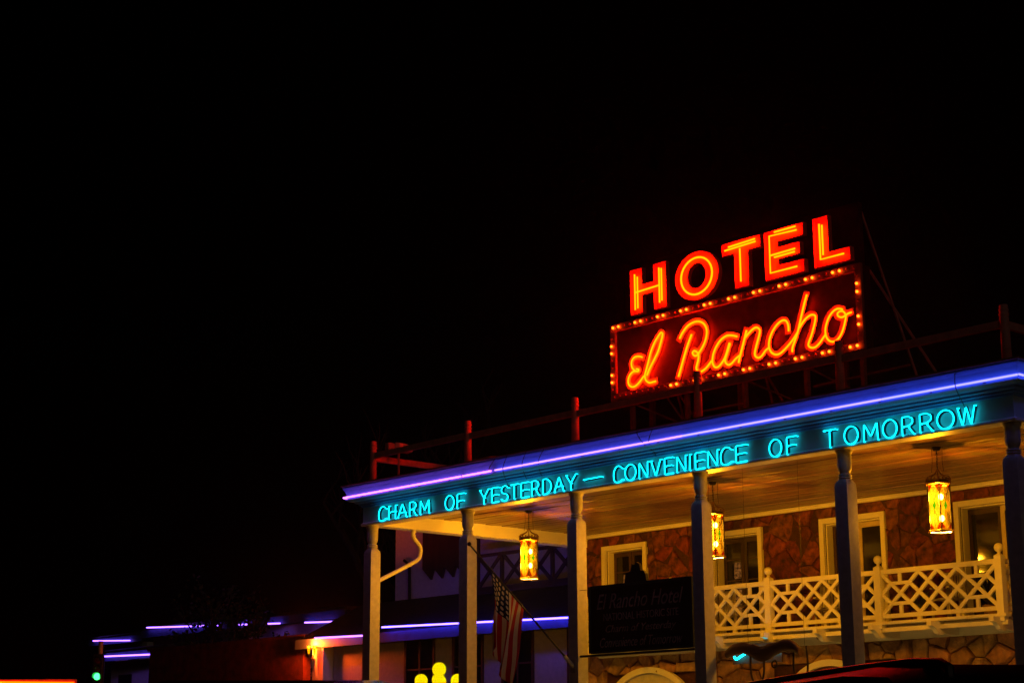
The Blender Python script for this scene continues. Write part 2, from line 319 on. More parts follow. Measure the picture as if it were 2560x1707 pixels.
for ring, s_ in ((oo, .98), (oi_, 1.05)):
    r2 = [(8.555 + (x - 8.555) * s_, 10.205 + (z - 10.205) * s_) for x, z in ring]
    L.add([(x, F0 + .03, z) for x, z in ring] + [(x, F1, z) for x, z in ring] + [(x, F1, z) for x, z in r2] + [(x, F0, z) for x, z in r2], [(i + a * n, (i + 1) % n + a * n, (i + 1) % n + a * n + n, i + a * n + n) for i in range(n) for a in range(3)])
ol = G(L, 'channel_letter', HFACE)
G(MB().tube([(x, YS - .035, z) for x, z in ell(.385, .35, 30, 8.545)], .019, 7, closed=True), 'neon_tube', NR, ol)
chan_letter([[(9.47, B), (9.82, B), (9.82, 10.42), (10.11, 10.42), (10.11, T_), (9.18, T_), (9.18, 10.42), (9.47, 10.42)]], [[(9.25, 10.53), (9.98, 10.55)], [(9.61, B + .12), (9.61, 10.5)], [(9.34, 10.58), (9.97, 10.6)]])
chan_letter([[(10.18, B), (11.08, B), (11.08, 10.0), (10.51, 10.0), (10.51, 10.1), (10.99, 10.1), (10.99, 10.33), (10.51, 10.33), (10.51, 10.42), (11.08, 10.42), (11.08, T_), (10.18, T_)]], [[(10.92, 10.55), (10.3, 10.57), (10.3, 9.89), (10.9, 9.89)], [(10.3, 10.21), (10.87, 10.22)], [(10.42, 10.62), (10.9, 10.62)], [(10.4, 10.16), (10.86, 10.165)]])
chan_letter([[(11.28, B), (12.07, B), (12.07, 10.0), (11.62, 10.0), (11.62, T_), (11.28, T_)]], [[(11.42, T_ - .12), (11.42, 9.9), (11.92, 9.9)], [(11.48, T_ - .15), (11.48, 9.97)]])
S1 = lambda p: (1540 + p[0] * .14029, 780 + p[1] * .14029)
S2 = lambda p: (1840 + p[0] * .14029, 690 + p[1] * .14029)
SCRIPT = [(S1, [[(465, 803), (400, 788), (330, 803), (285, 855), (272, 925), (290, 1000), (340, 1050), (300, 1062), (245, 1120), (215, 1205), (225, 1290), (280, 1332), (350, 1312), (425, 1235), (495, 1135)], [(340, 1050), (390, 1055), (400, 1020), (360, 1012)]]),
 (S1, [[(548, 1130), (600, 1000), (680, 840), (750, 690), (800, 520), (828, 400), (805, 362), (770, 400), (690, 530), (620, 700), (570, 900), (530, 1050), (512, 1130), (530, 1215), (590, 1258), (650, 1245), (705, 1230)]]),
 (S1, [[(1345, 395), (1270, 600), (1200, 830), (1140, 1050), (1110, 1150)], [(1130, 475), (1180, 370), (1270, 250), (1370, 185), (1460, 165), (1545, 195), (1600, 270), (1615, 370), (1590, 500), (1540, 620), (1480, 715), (1440, 770), (1390, 775), (1360, 730), (1385, 690), (1430, 705), (1465, 755), (1465, 840), (1440, 940), (1430, 1010), (1480, 1070), (1560, 1030), (1620, 975), (1700, 870)]]),
 (S1, [[(2155, 435), (2060, 415), (1960, 425), (1860, 500), (1780, 620), (1730, 750), (1715, 870), (1735, 950), (1775, 985), (1830, 965), (1900, 880), (1950, 780), (1990, 650), (2020, 545)], [(2030, 560), (1985, 700), (1945, 830), (1950, 900), (2000, 940), (2060, 910), (2130, 830), (2220, 755)]]),
 (S2, [[(185, 965), (150, 1110), (110, 1270), (75, 1400), (42, 1546)], [(165, 1090), (240, 1000), (310, 935), (365, 915), (415, 950), (420, 1010), (390, 1130), (355, 1260), (332, 1370), (345, 1430), (400, 1455), (460, 1415), (520, 1330), (570, 1285)]]),
 (S2, [[(935, 980), (930, 890), (900, 810), (850, 785), (780, 815), (700, 900), (630, 1020), (590, 1150), (585, 1260), (620, 1350), (690, 1395), (770, 1385), (860, 1310), (960, 1200), (1040, 1090), (1100, 990)]]),
 (S2, [[(1260, 330), (1215, 490), (1170, 680), (1130, 860), (1095, 1010), (1030, 1200), (1005, 1270), (1000, 1350)], [(1130, 920), (1190, 820), (1260, 740), (1340, 690), (1400, 700), (1415, 750), (1390, 880), (1340, 1060), (1295, 1180), (1290, 1240), (1340, 1275), (1410, 1265), (1490, 1190), (1545, 1110), (1595, 1040)]]),
 (S2, [[(1900, 595), (1820, 580), (1740, 620), (1660, 720), (1610, 850), (1590, 960), (1600, 1060), (1640, 1135), (1710, 1170), (1790, 1145), (1860, 1060), (1910, 940), (1945, 800), (1955, 710), (1920, 640), (1860, 625), (1810, 660), (1815, 710), (1870, 735), (1930, 715), (1990, 670), (2060, 645)]])]
kk = 0
for fn, strokes in SCRIPT:
    F = MB(); T = MB()
    for st in strokes:
        pt = [on(*fn(p), 'Y', YS - .03) for p in st]; pf = [on(*fn(p), 'Y', YS + .005) for p in st]
        T.tube(smooth(pt, 3), .0155, 6)
        q = smooth([(p.x, p.z) for p in pf], 3)
        if len(st) > 4 or True:                                   # the enamel face runs a little past the tube's ends
            q = [q[0] + (q[0] - q[1]).normalized() * .06] + q + [q[-1] + (q[-1] - q[-2]).normalized() * .06]
        F.ribbon(q, .125, YS + .004 - kk * .0022, .016, .0016); kk += 1
    o = G(F, 'script_letter', LETTER); G(T, 'neon_tube', NRS, o)
# frame that carries it
yb_ = YS + SDY; zb_ = sgz(ZB)
for x in (7.05, 9.25, 11.6): Gr(MB().box(sgx(x) - .05, sgx(x) + .05, 1.185 + SDY, 1.27 + SDY, 7.2, sgz(10.7)), 'mast', FRAMER)
for x in (6.7, 8.1, 9.5, 10.9, 12.1): Gr(MB().box(sgx(x) - .04, sgx(x) + .04, yb_ + .08, yb_ + .16, 7.2, sgz(ZB - .022)), 'leg', FRAMER)
for a, b in (((6.7, 8.1), (8.1, 7.45)), ((8.1, 7.4), (7.5, 8.15)), ((9.5, 8.1), (10.9, 7.4)), ((10.9, 8.1), (12.1, 7.4)), ((8.2, 7.7), (9.5, 7.7)), ((11, 7.75), (13, 7.8))):
    Gr(MB().tube([(sgx(a[0]), yb_ + .17, sgz(a[1])), (sgx(b[0]), yb_ + .17, sgz(b[1]))], .02, 5), 'brace', FRAMER)
for x in (7.0, 9.2, 12.15):
    X = sgx(x); t = on(2150, 522, 'Y', yb_ + .2) if x > 12 else V((X, yb_ + .3, sgz(10.6)))
    b1 = on(2343, 934, 'Y', yb_ + 2) if x > 12 else V((X, yb_ + 2.6, 7.22)); b2 = on(2294, 944, 'Y', yb_ + 1.4) if x > 12 else V((X, yb_ + 1.6, 7.22))
    m = V((sgx(12.2), yb_ + .3, sgz(9.6))) if x > 12 else V((X, yb_ + .3, sgz(9.2)))
    Gr(MB().tube([t, b2], .024, 5), 'back_stay', PNT); Gr(MB().tube([m, b1], .024, 5), 'back_stay', PNT)

# ------------------------------------------------------------------ stone hotel front behind the porch
ho = thing('hotel_building', 'red sandstone hotel front with tall white framed balcony doors', 'building', (7.75, 6.25, 0))
YW = 6.25
wins = [(.74, 1.94), (4.1, 5.32), (7.08, 8.5), (10.34, 11.9)]; WZ0, WZ1 = 4.02, 6.19
wl = MB(); xs = [0] + [v for a in wins for v in a] + [15.5]
for i in range(0, len(xs), 2): wl.box(xs[i], xs[i + 1], YW, YW + .35, WZ0, 6.62)
for a, b in wins: wl.box(a, b, YW, YW + .35, WZ1, 6.62)
wl.box(0, 15.5, YW, YW + .35, 0, WZ0 - .001); wl.box(0, 15.5, YW + .36, 14, 6.55, 7.1); wl.box(0, .35, YW + .351, 14, 0, 6.549)
def H(m, name, mat, parent=None, **k):
    m.v = [(x - 7.75, y - YW, z) for x, y, z in m.v]; return m.build(name, mat, parent or ho, **k)
wall = H(wl, 'wall', MORTAR)
def clip(poly, nx, nz, d):
    out = []
    for i in range(len(poly)):
        a, b = poly[i], poly[(i + 1) % len(poly)]; da = a[0] * nx + a[1] * nz - d; db = b[0] * nx + b[1] * nz - d
        if da <= 0: out.append(a)
        if da * db < 0: t = da / (da - db); out.append((a[0] + (b[0] - a[0]) * t, a[1] + (b[1] - a[1]) * t))
    return out
def area(p): return abs(sum(p[i][0] * p[(i + 1) % len(p)][1] - p[(i + 1) % len(p)][0] * p[i][1] for i in range(len(p)))) / 2
def stones(x0, x1, z0, z1, sp, holes, mat, proud, rng):
    seeds = []
    nx = int((x1 - x0) / sp); nz = max(1, int((z1 - z0) / sp))
    for i in range(nx + 1):
        for j in range(nz + 1):
            if rng.random() < .14: continue
            seeds.append((x0 + (i + .5 * (j % 2) + rng.uniform(-.6, .6)) * sp, z0 + (j + rng.uniform(-.6, .6)) * (z1 - z0) / nz))
    for s in seeds:
        poly = [(x0, z0), (x1, z0), (x1, z1), (x0, z1)]
        for t in seeds:
            dx, dz = t[0] - s[0], t[1] - s[1]; d2 = dx * dx + dz * dz
            if 0 < d2 < (3 * sp) ** 2:
                l = math.sqrt(d2); poly = clip(poly, dx / l, dz / l, (t[0] ** 2 + t[1] ** 2 - s[0] ** 2 - s[1] ** 2) / (2 * l) - .0045)
                if len(poly) < 3: break
        for (a, b, c, d) in holes:
            if len(poly) < 3: break
            if max(p[0] for p in poly) > a and min(p[0] for p in poly) < b and max(p[1] for p in poly) > c and min(p[1] for p in poly) < d:
                cand = [clip(poly, 1, 0, a), clip(poly, -1, 0, -b), clip(poly, 0, 1, c), clip(poly, 0, -1, -d)]
                poly = max(cand, key=lambda p: area(p) if len(p) > 2 else 0)
        if len(poly) < 3 or area(poly) < .006: continue
        cx = sum(p[0] for p in poly) / len(poly); cz = sum(p[1] for p in poly) / len(poly)
        # broken, slightly uneven outline
        pp = []
        for i in range(len(poly)):
            a, b = poly[i], poly[(i + 1) % len(poly)]; pp.append(a)
            if math.hypot(b[0] - a[0], b[1] - a[1]) > .14:
                k = rng.uniform(.93, 1.0); mx, mz = (a[0] + b[0]) / 2, (a[1] + b[1]) / 2; pp.append((cx + (mx - cx) * k, cz + (mz - cz) * k))
        n = len(pp); h = proud * rng.uniform(.5, 1.3); tx, tz = rng.uniform(-.2, .2), rng.uniform(-.2, .2)
        vs_ = [(x - cx, 0, z - cz) for x, z in pp] + [((x - cx) * .97, -h * .75 + (x - cx) * tx + (z - cz) * tz, (z - cz) * .97) for x, z in pp] + [((x - cx) * .8, -h + (x - cx) * tx + (z - cz) * tz + rng.uniform(-.006, .006), (z - cz) * .8) for x, z in pp] + [(0, -h - rng.uniform(0, .012), 0)]
        fs = [(i, (i + 1) % n, n + (i + 1) % n, n + i) for i in range(n)] + [(n + i, n + (i + 1) % n, 2 * n + (i + 1) % n, 2 * n + i) for i in range(n)] + [(2 * n + i, 2 * n + (i + 1) % n, 3 * n) for i in range(n)]
        part('stone', MB().add(vs_, fs).mesh('stone', mat), wall, (cx - 7.75, -.002, cz))
rng = random.Random(3)
ARCH = [(2.14, 3.5, 1.45), (7.15, 3.45, 1.3)]                     # x, crown height, half width
stones(.02, 13.6, WZ0 + .02, 6.515, .375, [(a - .12, b + .12, 3.9, WZ1 + .12) for a, b in wins], STONE, .03, rng)
stones(.02, 12.6, 2.75, WZ0 - .02, .34, [(.7, 3.58, 2, 3.36), (5.6, 8.7, 2, 3.4)], STONE2, .13, rng)
LITP = em('lit_curtain', (.3, .09, .012), .5); _n = LITP.node_tree.nodes; _e = [q for q in _n if q.type == 'EMISSION'][0]; _x = _n.new('ShaderNodeTexNoise'); _x.inputs['Scale'].default_value = 7
_r = _n.new('ShaderNodeValToRGB'); _r.color_ramp.elements[0].color = (.02, .004, 0, 1); _r.color_ramp.elements[1].color = (.5, .17, .03, 1); _r.color_ramp.elements[0].position = .38; _r.color_ramp.elements[1].position = .65
LITP.node_tree.links.new(_x.outputs[0], _r.inputs[0]); LITP.node_tree.links.new(_r.outputs[0], _e.inputs[0])
LEAFW = pm('pale_door_paint', (.6, .5, .36), .5, .1, 5)
for wi, (a, b) in enumerate(wins):
    wo = H(MB().box(a + .02, b - .02, YW + .3, YW + .33, WZ0, WZ1), 'window', BLACK)
    cw = .11
    for q in ((a - cw, a, WZ0, WZ1 + cw), (b, b + cw, WZ0, WZ1 + cw), (a + .002, b - .002, WZ1, WZ1 + cw)):
        H(MB().box(q[0], q[1], YW - .075, YW + .02, q[2], q[3]), 'casing', WHITE, wo, bevel=.006)
    H(MB().box(a, a + .03, YW + .022, YW + .3, WZ0, WZ1).box(b - .03, b, YW + .022, YW + .3, WZ0, WZ1).box(a + .031, b - .031, YW + .022, YW + .3, WZ1 - .03, WZ1 - .001), 'jamb', WHITE, wo)
    mid = (a + b) / 2
    dark = DWOOD; pale = LEAFW if wi >= 2 else DWOOD
    for (p, q, mt) in ((a + .035, mid - .01, dark), (mid + .01, b - .035, pale)):
        s_ = .075 if mt is dark else .09; y = YW + .2 if mt is dark else YW + .14
        H(MB().box(p, p + s_, y, y + .05, WZ0, WZ1 - .035).box(q - s_, q, y, y + .05, WZ0, WZ1 - .035).box(p + s_, q - s_, y + .002, y + .048, WZ1 - .035 - .1, WZ1 - .035).box(p + s_, q - s_, y + .002, y + .048, WZ0, WZ0 + .2), 'door_leaf', mt, wo)
        pn = H(MB().box(p + s_, q - s_, y + .02, y + .026, WZ0 + .2, WZ1 - .135), 'pane', GLASS, wo)
        if wi < 2 and mt is dark and p < mid - .2:
            for z0_, z1_ in ((4.3, 4.76), (4.84, 5.2), (5.29, 5.64)): H(MB().box(p + s_ + .2, q - s_ - .02, y + .012, y + .0185, z0_, z1_), 'lit_pane', LITP, wo)
        if wi < 2:
            mm = MB()
            for z in (4.8, 5.25, 5.7): mm.box(p + s_, q - s_, y + .005, y + .019, z - .015, z + .015)
            H(mm, 'glazing_bar', dark, wo)
for i, (ax, az, hw) in enumerate(ARCH):
    def arc(r_, up=0): return [(ax + (hw + r_) * math.cos(t), az - .62 * hw - .35 + (hw * .62 + .35 + r_ - .0) * math.sin(t) + up) for t in [math.pi * k / 28 for k in range(29)]]
    o_, i_ = arc(0), arc(-.13); m = MB()
    vs_ = []
    for y in (YW - .2, YW - .1): vs_ += [(x, y, z) for x, z in o_] + [(x, y, z) for x, z in i_]
    n = 29; fs = []
    for k in range(n - 1): fs += [(k, k + 1, n + k + 1, n + k), (n + k, n + k + 1, 3 * n + k + 1, 3 * n + k), (k + 1, k, 2 * n + k, 2 * n + k + 1)]
    ao = H(m.add(vs_, fs), 'arch', WHITE)
    if i == 0: H(MB().prism([(x, z) for x, z in arc(-.135)][::-1][::-1], YW - .13, YW - .11), 'tympanum', STUCCO, ao)
    else: H(MB().prism([(x, z) for x, z in arc(-.135)], YW - .13, YW - .11), 'tympanum', BROWN, ao)

# ------------------------------------------------------------------ balcony
ba = thing('balcony', 'white lattice balcony with ball topped posts below the stone wall windows', 'balcony', (6.2, 5.47, 3.9))
def Bk(m, name, mat, parent=None, **k):
    m.v = [(x - 6.2, y - 5.47, z - 3.9) for x, y, z in m.v]; return m.build(name, mat, parent or ba, **k)
PX = [.74, 3.46, 6.18, 8.93, 11.63]; YB = 5.47
mpo = MB().box(-.072, .072, -.072, .072, 0, 1.18).add([(-.072, -.072, 1.181), (.072, -.072, 1.181), (.072, .072, 1.181), (-.072, .072, 1.181), (0, 0, 1.235)], [(0, 1, 4), (1, 2, 4), (2, 3, 4), (3, 0, 4)]).mesh('post', WHITE)
mfi = MB().loft([(1.2, .03, 0), (1.235, .03, 0)] + [(1.33 - .085 * math.cos(a), max(.085 * math.sin(a), .004), 0) for a in [R(22 + 15.8 * k) for k in range(11)]], 16).mesh('ball_finial', WHITE)
def panel(ax, ay, bx, by):
    A = V((ax, ay, 0)); D = V((bx - ax, by - ay, 0)); ln = D.length; D /= ln; N = V((D.y, -D.x, 0))
    A = A + D * .072; ln -= .144; z0, z1 = 4.195, 4.965
    nu = 12 if ln > 1.5 else 4
    def pt(i, j, dep=0): p = A + D * (ln * i / nu) + N * dep; return (p.x, p.y, z1 - (z1 - z0) * j / 4)
    Bk(MB().bar((*(A + D * .001).to_2d(), 5.005), (*(A + D * (ln - .001)).to_2d(), 5.005), .07, .092), 'top_rail', WHITE, bevel=.005)
    Bk(MB().bar((*(A + D * .001).to_2d(), 4.155), (*(A + D * (ln - .001)).to_2d(), 4.155), .065, .08), 'bottom_rail', WHITE, bevel=.005)
    cut = {(2, 0), (nu - 2, 0), (2, 4), (nu - 2, 4)} if nu == 12 else set()
    for sg_, dep in ((1, .002), (-1, -.002)):
        for c in range(-4, nu + 5):
            run = []
            for j in range(4):
                if sg_ == 1: p, q = (c + j, j), (c + j + 1, j + 1)
                else: p, q = (c - j, j), (c - j - 1, j + 1)
                ok = (p[0] + p[1]) % 2 == 0 and all(0 <= r_[0] <= nu for r_ in (p, q)) and p not in cut and q not in cut
                if ok: run.append((p, q))
                if run and (not ok or j == 3):
                    Bk(MB().bar(pt(*run[0][0], dep), pt(*run[-1][1], dep), .068, .042, up=N), 'lattice_bar', WHITE); run = []
    if nu == 12:
        for c in (2, 10):
            for j, e in ((1, 0), (3, 4)):
                Bk(MB().bar(pt(c - 1, j, .0045), pt(c + 1, j, .0045), .064, .042, up=N), 'lattice_bar', WHITE)
                a, b = (0, 1) if e == 0 else (3, 4); Bk(MB().bar(pt(c, a, .0065), pt(c, b, .0065), .042, .07, up=D), 'lattice_bar', WHITE)
        for u in (3.9, 7.95):
            p = A + D * (ln * u / 12); Bk(MB().box(p.x - .04, p.x + .04, p.y - .03, p.y + .03, 4.06, 4.114), 'rail_block', WHITE)
for x in PX: o = part('post', mpo, ba, (x - 6.2, 0, .02)); part('ball_finial', mfi, o, (0, 0, 0))
for i in range(4): panel(PX[i], YB, PX[i + 1], YB)
panel(PX[4], YB, PX[4], 6.2); panel(PX[0], 6.2, PX[0], YB)
Bk(MB().box(.6, 11.75, YB - .09, YB + .09, 4.0, 4.055), 'floor_edge', WHITE, bevel=.005)
mfl = MB().box(0, 11.1, 0, .15, 0, .04).mesh('floor_board', WHITE2)
for k in range(4): part('floor_board', mfl, ba, (.62 - 6.2, .1 + k * .153, .06))
Bk(MB().box(.62, 11.73, YB - .02, YB + .06, 3.86, 3.94), 'outer_beam', WHITE); Bk(MB().box(.62, 11.73, 6.05, 6.15, 3.75, 3.94), 'wall_beam', WHITE)
mbr = MB(); prof = [(-.3, .09), (-.3, .0), (-.22, -.01), (-.14, -.06), (-.08, -.13), (.02, -.16), (.12, -.13), (.7, -.15), (.7, .09)]
n = len(prof); mbr.add([(-.05, y, z) for y, z in prof] + [(.05, y, z) for y, z in prof], [tuple(range(n)), tuple(range(2 * n - 1, n - 1, -1))] + [((i + 1) % n, i, n + i, n + (i + 1) % n) for i in range(n)])
mbr = mbr.mesh('scroll_bracket', WHITE)
for k in range(9): part('scroll_bracket', mbr, ba, (.85 + k * 1.34 - 6.2, 0, .005))

# ------------------------------------------------------------------ lanterns hung from the porch ceiling
GA = lampglass('amber_glass', (.25, .135, .012), (.0085, .0036, .0001)); GG = lampglass('green_glass', (.02, .4, .08), (.0004, .008, .0012)); GR = lampglass('red_glass', (.3, .02, .006), (.004, .0003, .0001))
BUL = em('lantern_bulb', (300, 250, 150))
def lantern(label, loc, rz, watts, bulbs):
    t = thing('hanging_lantern', label, 'lantern', loc, rz, 'stained glass porch lanterns')
    r = .205; h = .8; hexa = [(r * math.cos(R(60 * k)), r * math.sin(R(60 * k))) for k in range(6)]
    m = MB()
    m.loft([(1.36, .05, 0), (1.4, .075, 0), (1.42, .08, 0)], 12); m.build('ceiling_rose', IRON, t)
    m = MB()
    for k in range(7):
        c = (0, 0, 1.335 - k * .045); m.tube([(c[0] + (.012 * math.cos(a) if k % 2 else 0), c[1] + (0 if k % 2 else .012 * math.cos(a)), c[2] + .028 * math.sin(a)) for a in [2 * math.pi * j / 8 for j in range(8)]], .0045, 5, closed=True)
    m.build('chain', IRON, t)
    for s_ in (-.1, .1): MB().tube([(s_, .02, 1.41), (s_ * .9, .01, 1.2), (s_ * 1.1, 0, 1.0)], .0035, 4).build('safety_wire', IRON, t)
    for k in range(6):
        a = R(60 * k); ca, sa = math.cos(a), math.sin(a)
        MB().tube(smooth([(ca * q, sa * q, z) for q, z in ((.015, 1.04), (.05, .97), (.12, .93), (.2, .9), (.225, .84), (.21, .8))], 3), .0095, 5).build('scroll_arm', GOLDIRON, t)
        x, y = hexa[k]; MB().tube([(x, y, 0), (x, y, h)], .011, 5).build('corner_bar', IRON, t)
        MB().ball((x * 1.08, y * 1.08, .0), .02, 8, 6).build('corner_knob', GOLDIRON, t)
        x2, y2 = hexa[(k + 1) % 6]; A = V((x, y, 0)); D = V((x2 - x, y2 - y, 0)); W_ = D.length; D /= W_; N = V((D.y, -D.x, 0))
        P2 = lambda u, z, d=0: tuple(A + D * (W_ * u) + N * d + V((0, 0, z)))
        g = MB().add([P2(.02, .0), P2(.98, .0), P2(.98, h + .015), P2(.02, h + .015)], [(0, 1, 2, 3)]).build('glass_panel', GA, t)
        MB().add([P2(.5, .33, .003), P2(.66, .42, .003), P2(.5, .51, .003), P2(.34, .42, .003)], [(0, 1, 2, 3)]).build('green_diamond', GG, g)
        for (u, z, su, sz) in ((.06, .03, 1, 1), (.94, .03, -1, 1), (.06, h - .03, 1, -1), (.94, h - .03, -1, -1)): MB().add([P2(u, z, .003), P2(u + su * .34, z, .003), P2(u, z + sz * .12, .003)], [(0, 1, 2)]).build('red_corner', GR, g)
        m = MB()
        for a_, b_ in (((.06, .42), (.94, .42)), ((.5, .5), (.5, h - .03)), ((.5, .34), (.5, .03)), ((.5, .34), (.12, .1)), ((.5, .34), (.88, .1)), ((.5, .5), (.12, h - .1)), ((.5, .5), (.88, h - .1)), ((.1, .03), (.1, h - .03)), ((.9, .03), (.9, h - .03))): m.tube([P2(*a_, .005), P2(*b_, .005)], .0028, 4)
        m.build('lead_line', IRON, g)
    MB().loft([(h + .012, r * .98, 0), (h + .04, r * .9, 0), (h + .075, r * .3, 0), (h + .09, .02, 0)], 6).build('top_cap', IRON, t)
    m = MB(); m.tube([(x, y, .0) for x, y in hexa], .017, 6, closed=True); m.build('base_ring', GOLDIRON, t)
    m = MB(); m.tube([(x * 1.03, y * 1.03, h) for x, y in hexa], .02, 6, closed=True); m.tube([(x * 1.0, y * 1.0, h + .045) for x, y in hexa], .012, 6, closed=True)
    for k in range(18):
        a = R(20 * k); m.ball((r * .95 * math.cos(a), r * .95 * math.sin(a), h + .07), .02, 6, 4)
    m.build('crown_ring', GOLDIRON, t)
    for z in bulbs:
        MB().ball((.03, 0, z), .042, 10, 8, 1.25).build('bulb', BUL, t); MB().tube([(.03, 0, z + .04), (.03, 0, h + .05)], .006, 4).build('lamp_cord', IRON, t)
        lamp('bulb_light', (-.03, 0, z), watts / len(bulbs), (1, .66, .14), .035, t)
LW = 1450
lantern('amber stained glass lantern hanging between second and third columns near the flag', (2.6, 2.1, 5.16), R(17), LW, (.27, .56))
lantern('amber stained glass lantern half hidden behind the fourth column', (7.72, 2.1, 5.16), R(16), LW, (.25, .6))
lantern('amber stained glass lantern with green diamonds hanging nearest the right end', (12.72, 2.1, 5.16), R(7), LW, (.22, .58))

# ------------------------------------------------------------------ hanging painted signboard between two columns
sb = thing('hanging_signboard', 'black painted hotel signboard with a small crest hung between the third and fourth columns', 'sign', (7.85, -.05, 3.4))
def SBd(m, name, mat, parent=None, **k):
    m.v = [(x - 7.85, y + .05, z - 3.4) for x, y, z in m.v]; return m.build(name, mat, parent or sb, **k)
bx0, bx1, bz0, bz1 = 6.6, 9.1, 3.37, 4.56
bo = SBd(MB().box(bx0, bx1, -.08, -.04, bz0, bz1), 'board', BLACK, bevel=.004)
GREENE = pm('sign_edge_paint', (.02, .05, .045), .5, .2, 6)
for q in ((bx0 - .02, bx0 + .03, bz0, bz1), (bx1 - .03, bx1 + .02, bz0, bz1), (bx0 + .032, bx1 - .032, bz0 - .01, bz0 + .035), (bx0 + .032, bx1 - .032, bz1 - .035, bz1 + .01)):
    SBd(MB().box(q[0], q[1], -.1, -.03, q[2], q[3]), 'edge_strip', GREENE)
cx = 7.77
SBd(MB().prism([(cx - .27, bz1 + .012), (cx + .27, bz1 + .012), (cx + .25, bz1 + .14), (cx + .2, bz1 + .2), (cx + .13, bz1 + .2), (cx + .1, bz1 + .32), (cx + .03, bz1 + .36), (cx - .03, bz1 + .31), (cx - .08, bz1 + .34), (cx - .12, bz1 + .2), (cx - .24, bz1 + .18)], -.09, -.03), 'crest', BLACK)
SBd(MB().tube([(6.2, -.06, 3.33), (9.3, -.06, 3.33)], .022, 6), 'support_bar', IRON)
for x in (6.25, 9.2):
    SBd(MB().tube([(x, -.06, 4.52), (x + (.35 if x < 8 else -.12), -.06, 4.52)], .006, 4), 'tie_wire', IRON)
LET = pm('faded_lettering', (.34, .31, .34), .6, .5, 14)
def text(body, x0, x1, z, h, shear, parent, mat, y=-.082):
    cu = bpy.data.curves.new('lettering', 'FONT'); cu.body = body; cu.size = 1; cu.shear = shear; cu.extrude = .002
    o = bpy.data.objects.new('lettering', cu); sc.collection.objects.link(o); dg = bpy.context.evaluated_depsgraph_get()
    me = bpy.data.meshes.new_from_object(o.evaluated_get(dg)); bpy.data.objects.remove(o); bpy.data.curves.remove(cu)
    xs_ = [v.co.x for v in me.vertices]; ys_ = [v.co.y for v in me.vertices]; sx = (x1 - x0) / (max(xs_) - min(xs_)); sy = h / (max(ys_) - min(ys_))
    for v in me.vertices: v.co = ((v.co.x - min(xs_)) * sx + x0 - 7.85, y + .05 - v.co.z, (v.co.y - min(ys_)) * sy + z - 3.4)
    me.materials.clear(); me.materials.append(mat); q = bpy.data.objects.new('lettering', me); sc.collection.objects.link(q); q.parent = parent; return q
text('El Rancho Hotel', 6.78, 8.9, 4.14, .27, .35, bo, LET); text('NATIONAL HISTORIC SITE', 6.95, 8.78, 3.93, .13, 0, bo, LET)
text('Charm of Yesterday', 7.0, 8.72, 3.68, .17, .35, bo, LET); text('Convenience of Tomorrow', 6.85, 8.86, 3.46, .17, .35, bo, LET)

# ------------------------------------------------------------------ flag on a slanted pole
pA = V((6.2, -.13, 3.16)); pB = V((6.2, -2.6, 5.17))
fp = thing('flagpole', 'slanted dark flagpole fixed to the third column', 'flagpole', pA)
MB().tube([(0, 0, 0), pB - pA], .019, 8, taper=.015).build('pole', IRON, fp)
MB().tube([(0, .01, -.01), (pB - pA) * .09], .035, 8).build('socket', STEEL, fp); MB().box(-.05, .05, -.005, .02, -.12, .12).build('bracket', STEEL, fp)
tip = pB - pA; MB().ball(tip + V((0, -.02, .02)), .04, 8, 6).build('finial', IRON, fp)
FL = bpy.data.materials.new('flag_cloth'); FL.use_nodes = True; n = FL.node_tree.nodes; l = FL.node_tree.links; b = n['Principled BSDF']; b.inputs['Roughness'].default_value = .85
uvn = n.new('ShaderNodeUVMap'); sx = n.new('ShaderNodeSeparateXYZ'); l.new(uvn.outputs[0], sx.inputs[0])
def mth(op, a, bb=None):
    m = n.new('ShaderNodeMath'); m.operation = op
    for i, v in enumerate((a, bb)):
        if v is None: continue
        if isinstance(v, (int, float)): m.inputs[i].default_value = v
        else: l.new(v, m.inputs[i])
    return m.outputs[0]
stripe = mth('LESS_THAN', mth('MODULO', mth('MULTIPLY', sx.outputs[1], 13), 2), 1)
cant = mth('MULTIPLY', mth('LESS_THAN', sx.outputs[1], 7 / 13), mth('LESS_THAN', sx.outputs[0], .4))
su_ = mth('SUBTRACT', mth('MODULO', mth('MULTIPLY', sx.outputs[0], 15), 1), .5); sv_ = mth('SUBTRACT', mth('MODULO', mth('MULTIPLY', sx.outputs[1], 9.3), 1), .5)
star = mth('LESS_THAN', mth('ADD', mth('MULTIPLY', su_, su_), mth('MULTIPLY', sv_, sv_)), .09)
def mix(f, a, bb):
    m = n.new('ShaderNodeMix'); m.data_type = 'RGBA'; l.new(f, m.inputs[0])
    for i, v in ((6, a), (7, bb)):
        if isinstance(v, tuple): m.inputs[i].default_value = (*v, 1)
        else: l.new(v, m.inputs[i])
    return m.outputs[2]
l.new(mix(cant, mix(stripe, (.62, .57, .52), (.45, .02, .025)), mix(star, (.012, .02, .07), (.6, .58, .56))), b.inputs['Base Color'])
tl_ = n.new('ShaderNodeBsdfTranslucent'); l.new(b.inputs['Base Color'].links[0].from_socket, tl_.inputs[0]); mx_ = n.new('ShaderNodeMixShader'); mx_.inputs[0].default_value = .45
l.new(b.outputs[0], mx_.inputs[1]); l.new(tl_.outputs[0], mx_.inputs[2]); l.new(mx_.outputs[0], n['Material Output'].inputs[0])
fl = tag(bpy.data.objects.new('flag', None), 'faded stars and stripes flag hanging limp from the slanted pole', 'flag'); sc.collection.objects.link(fl); fl.location = pA
NS, NTT = 30, 34; vs_ = []; uvs = []
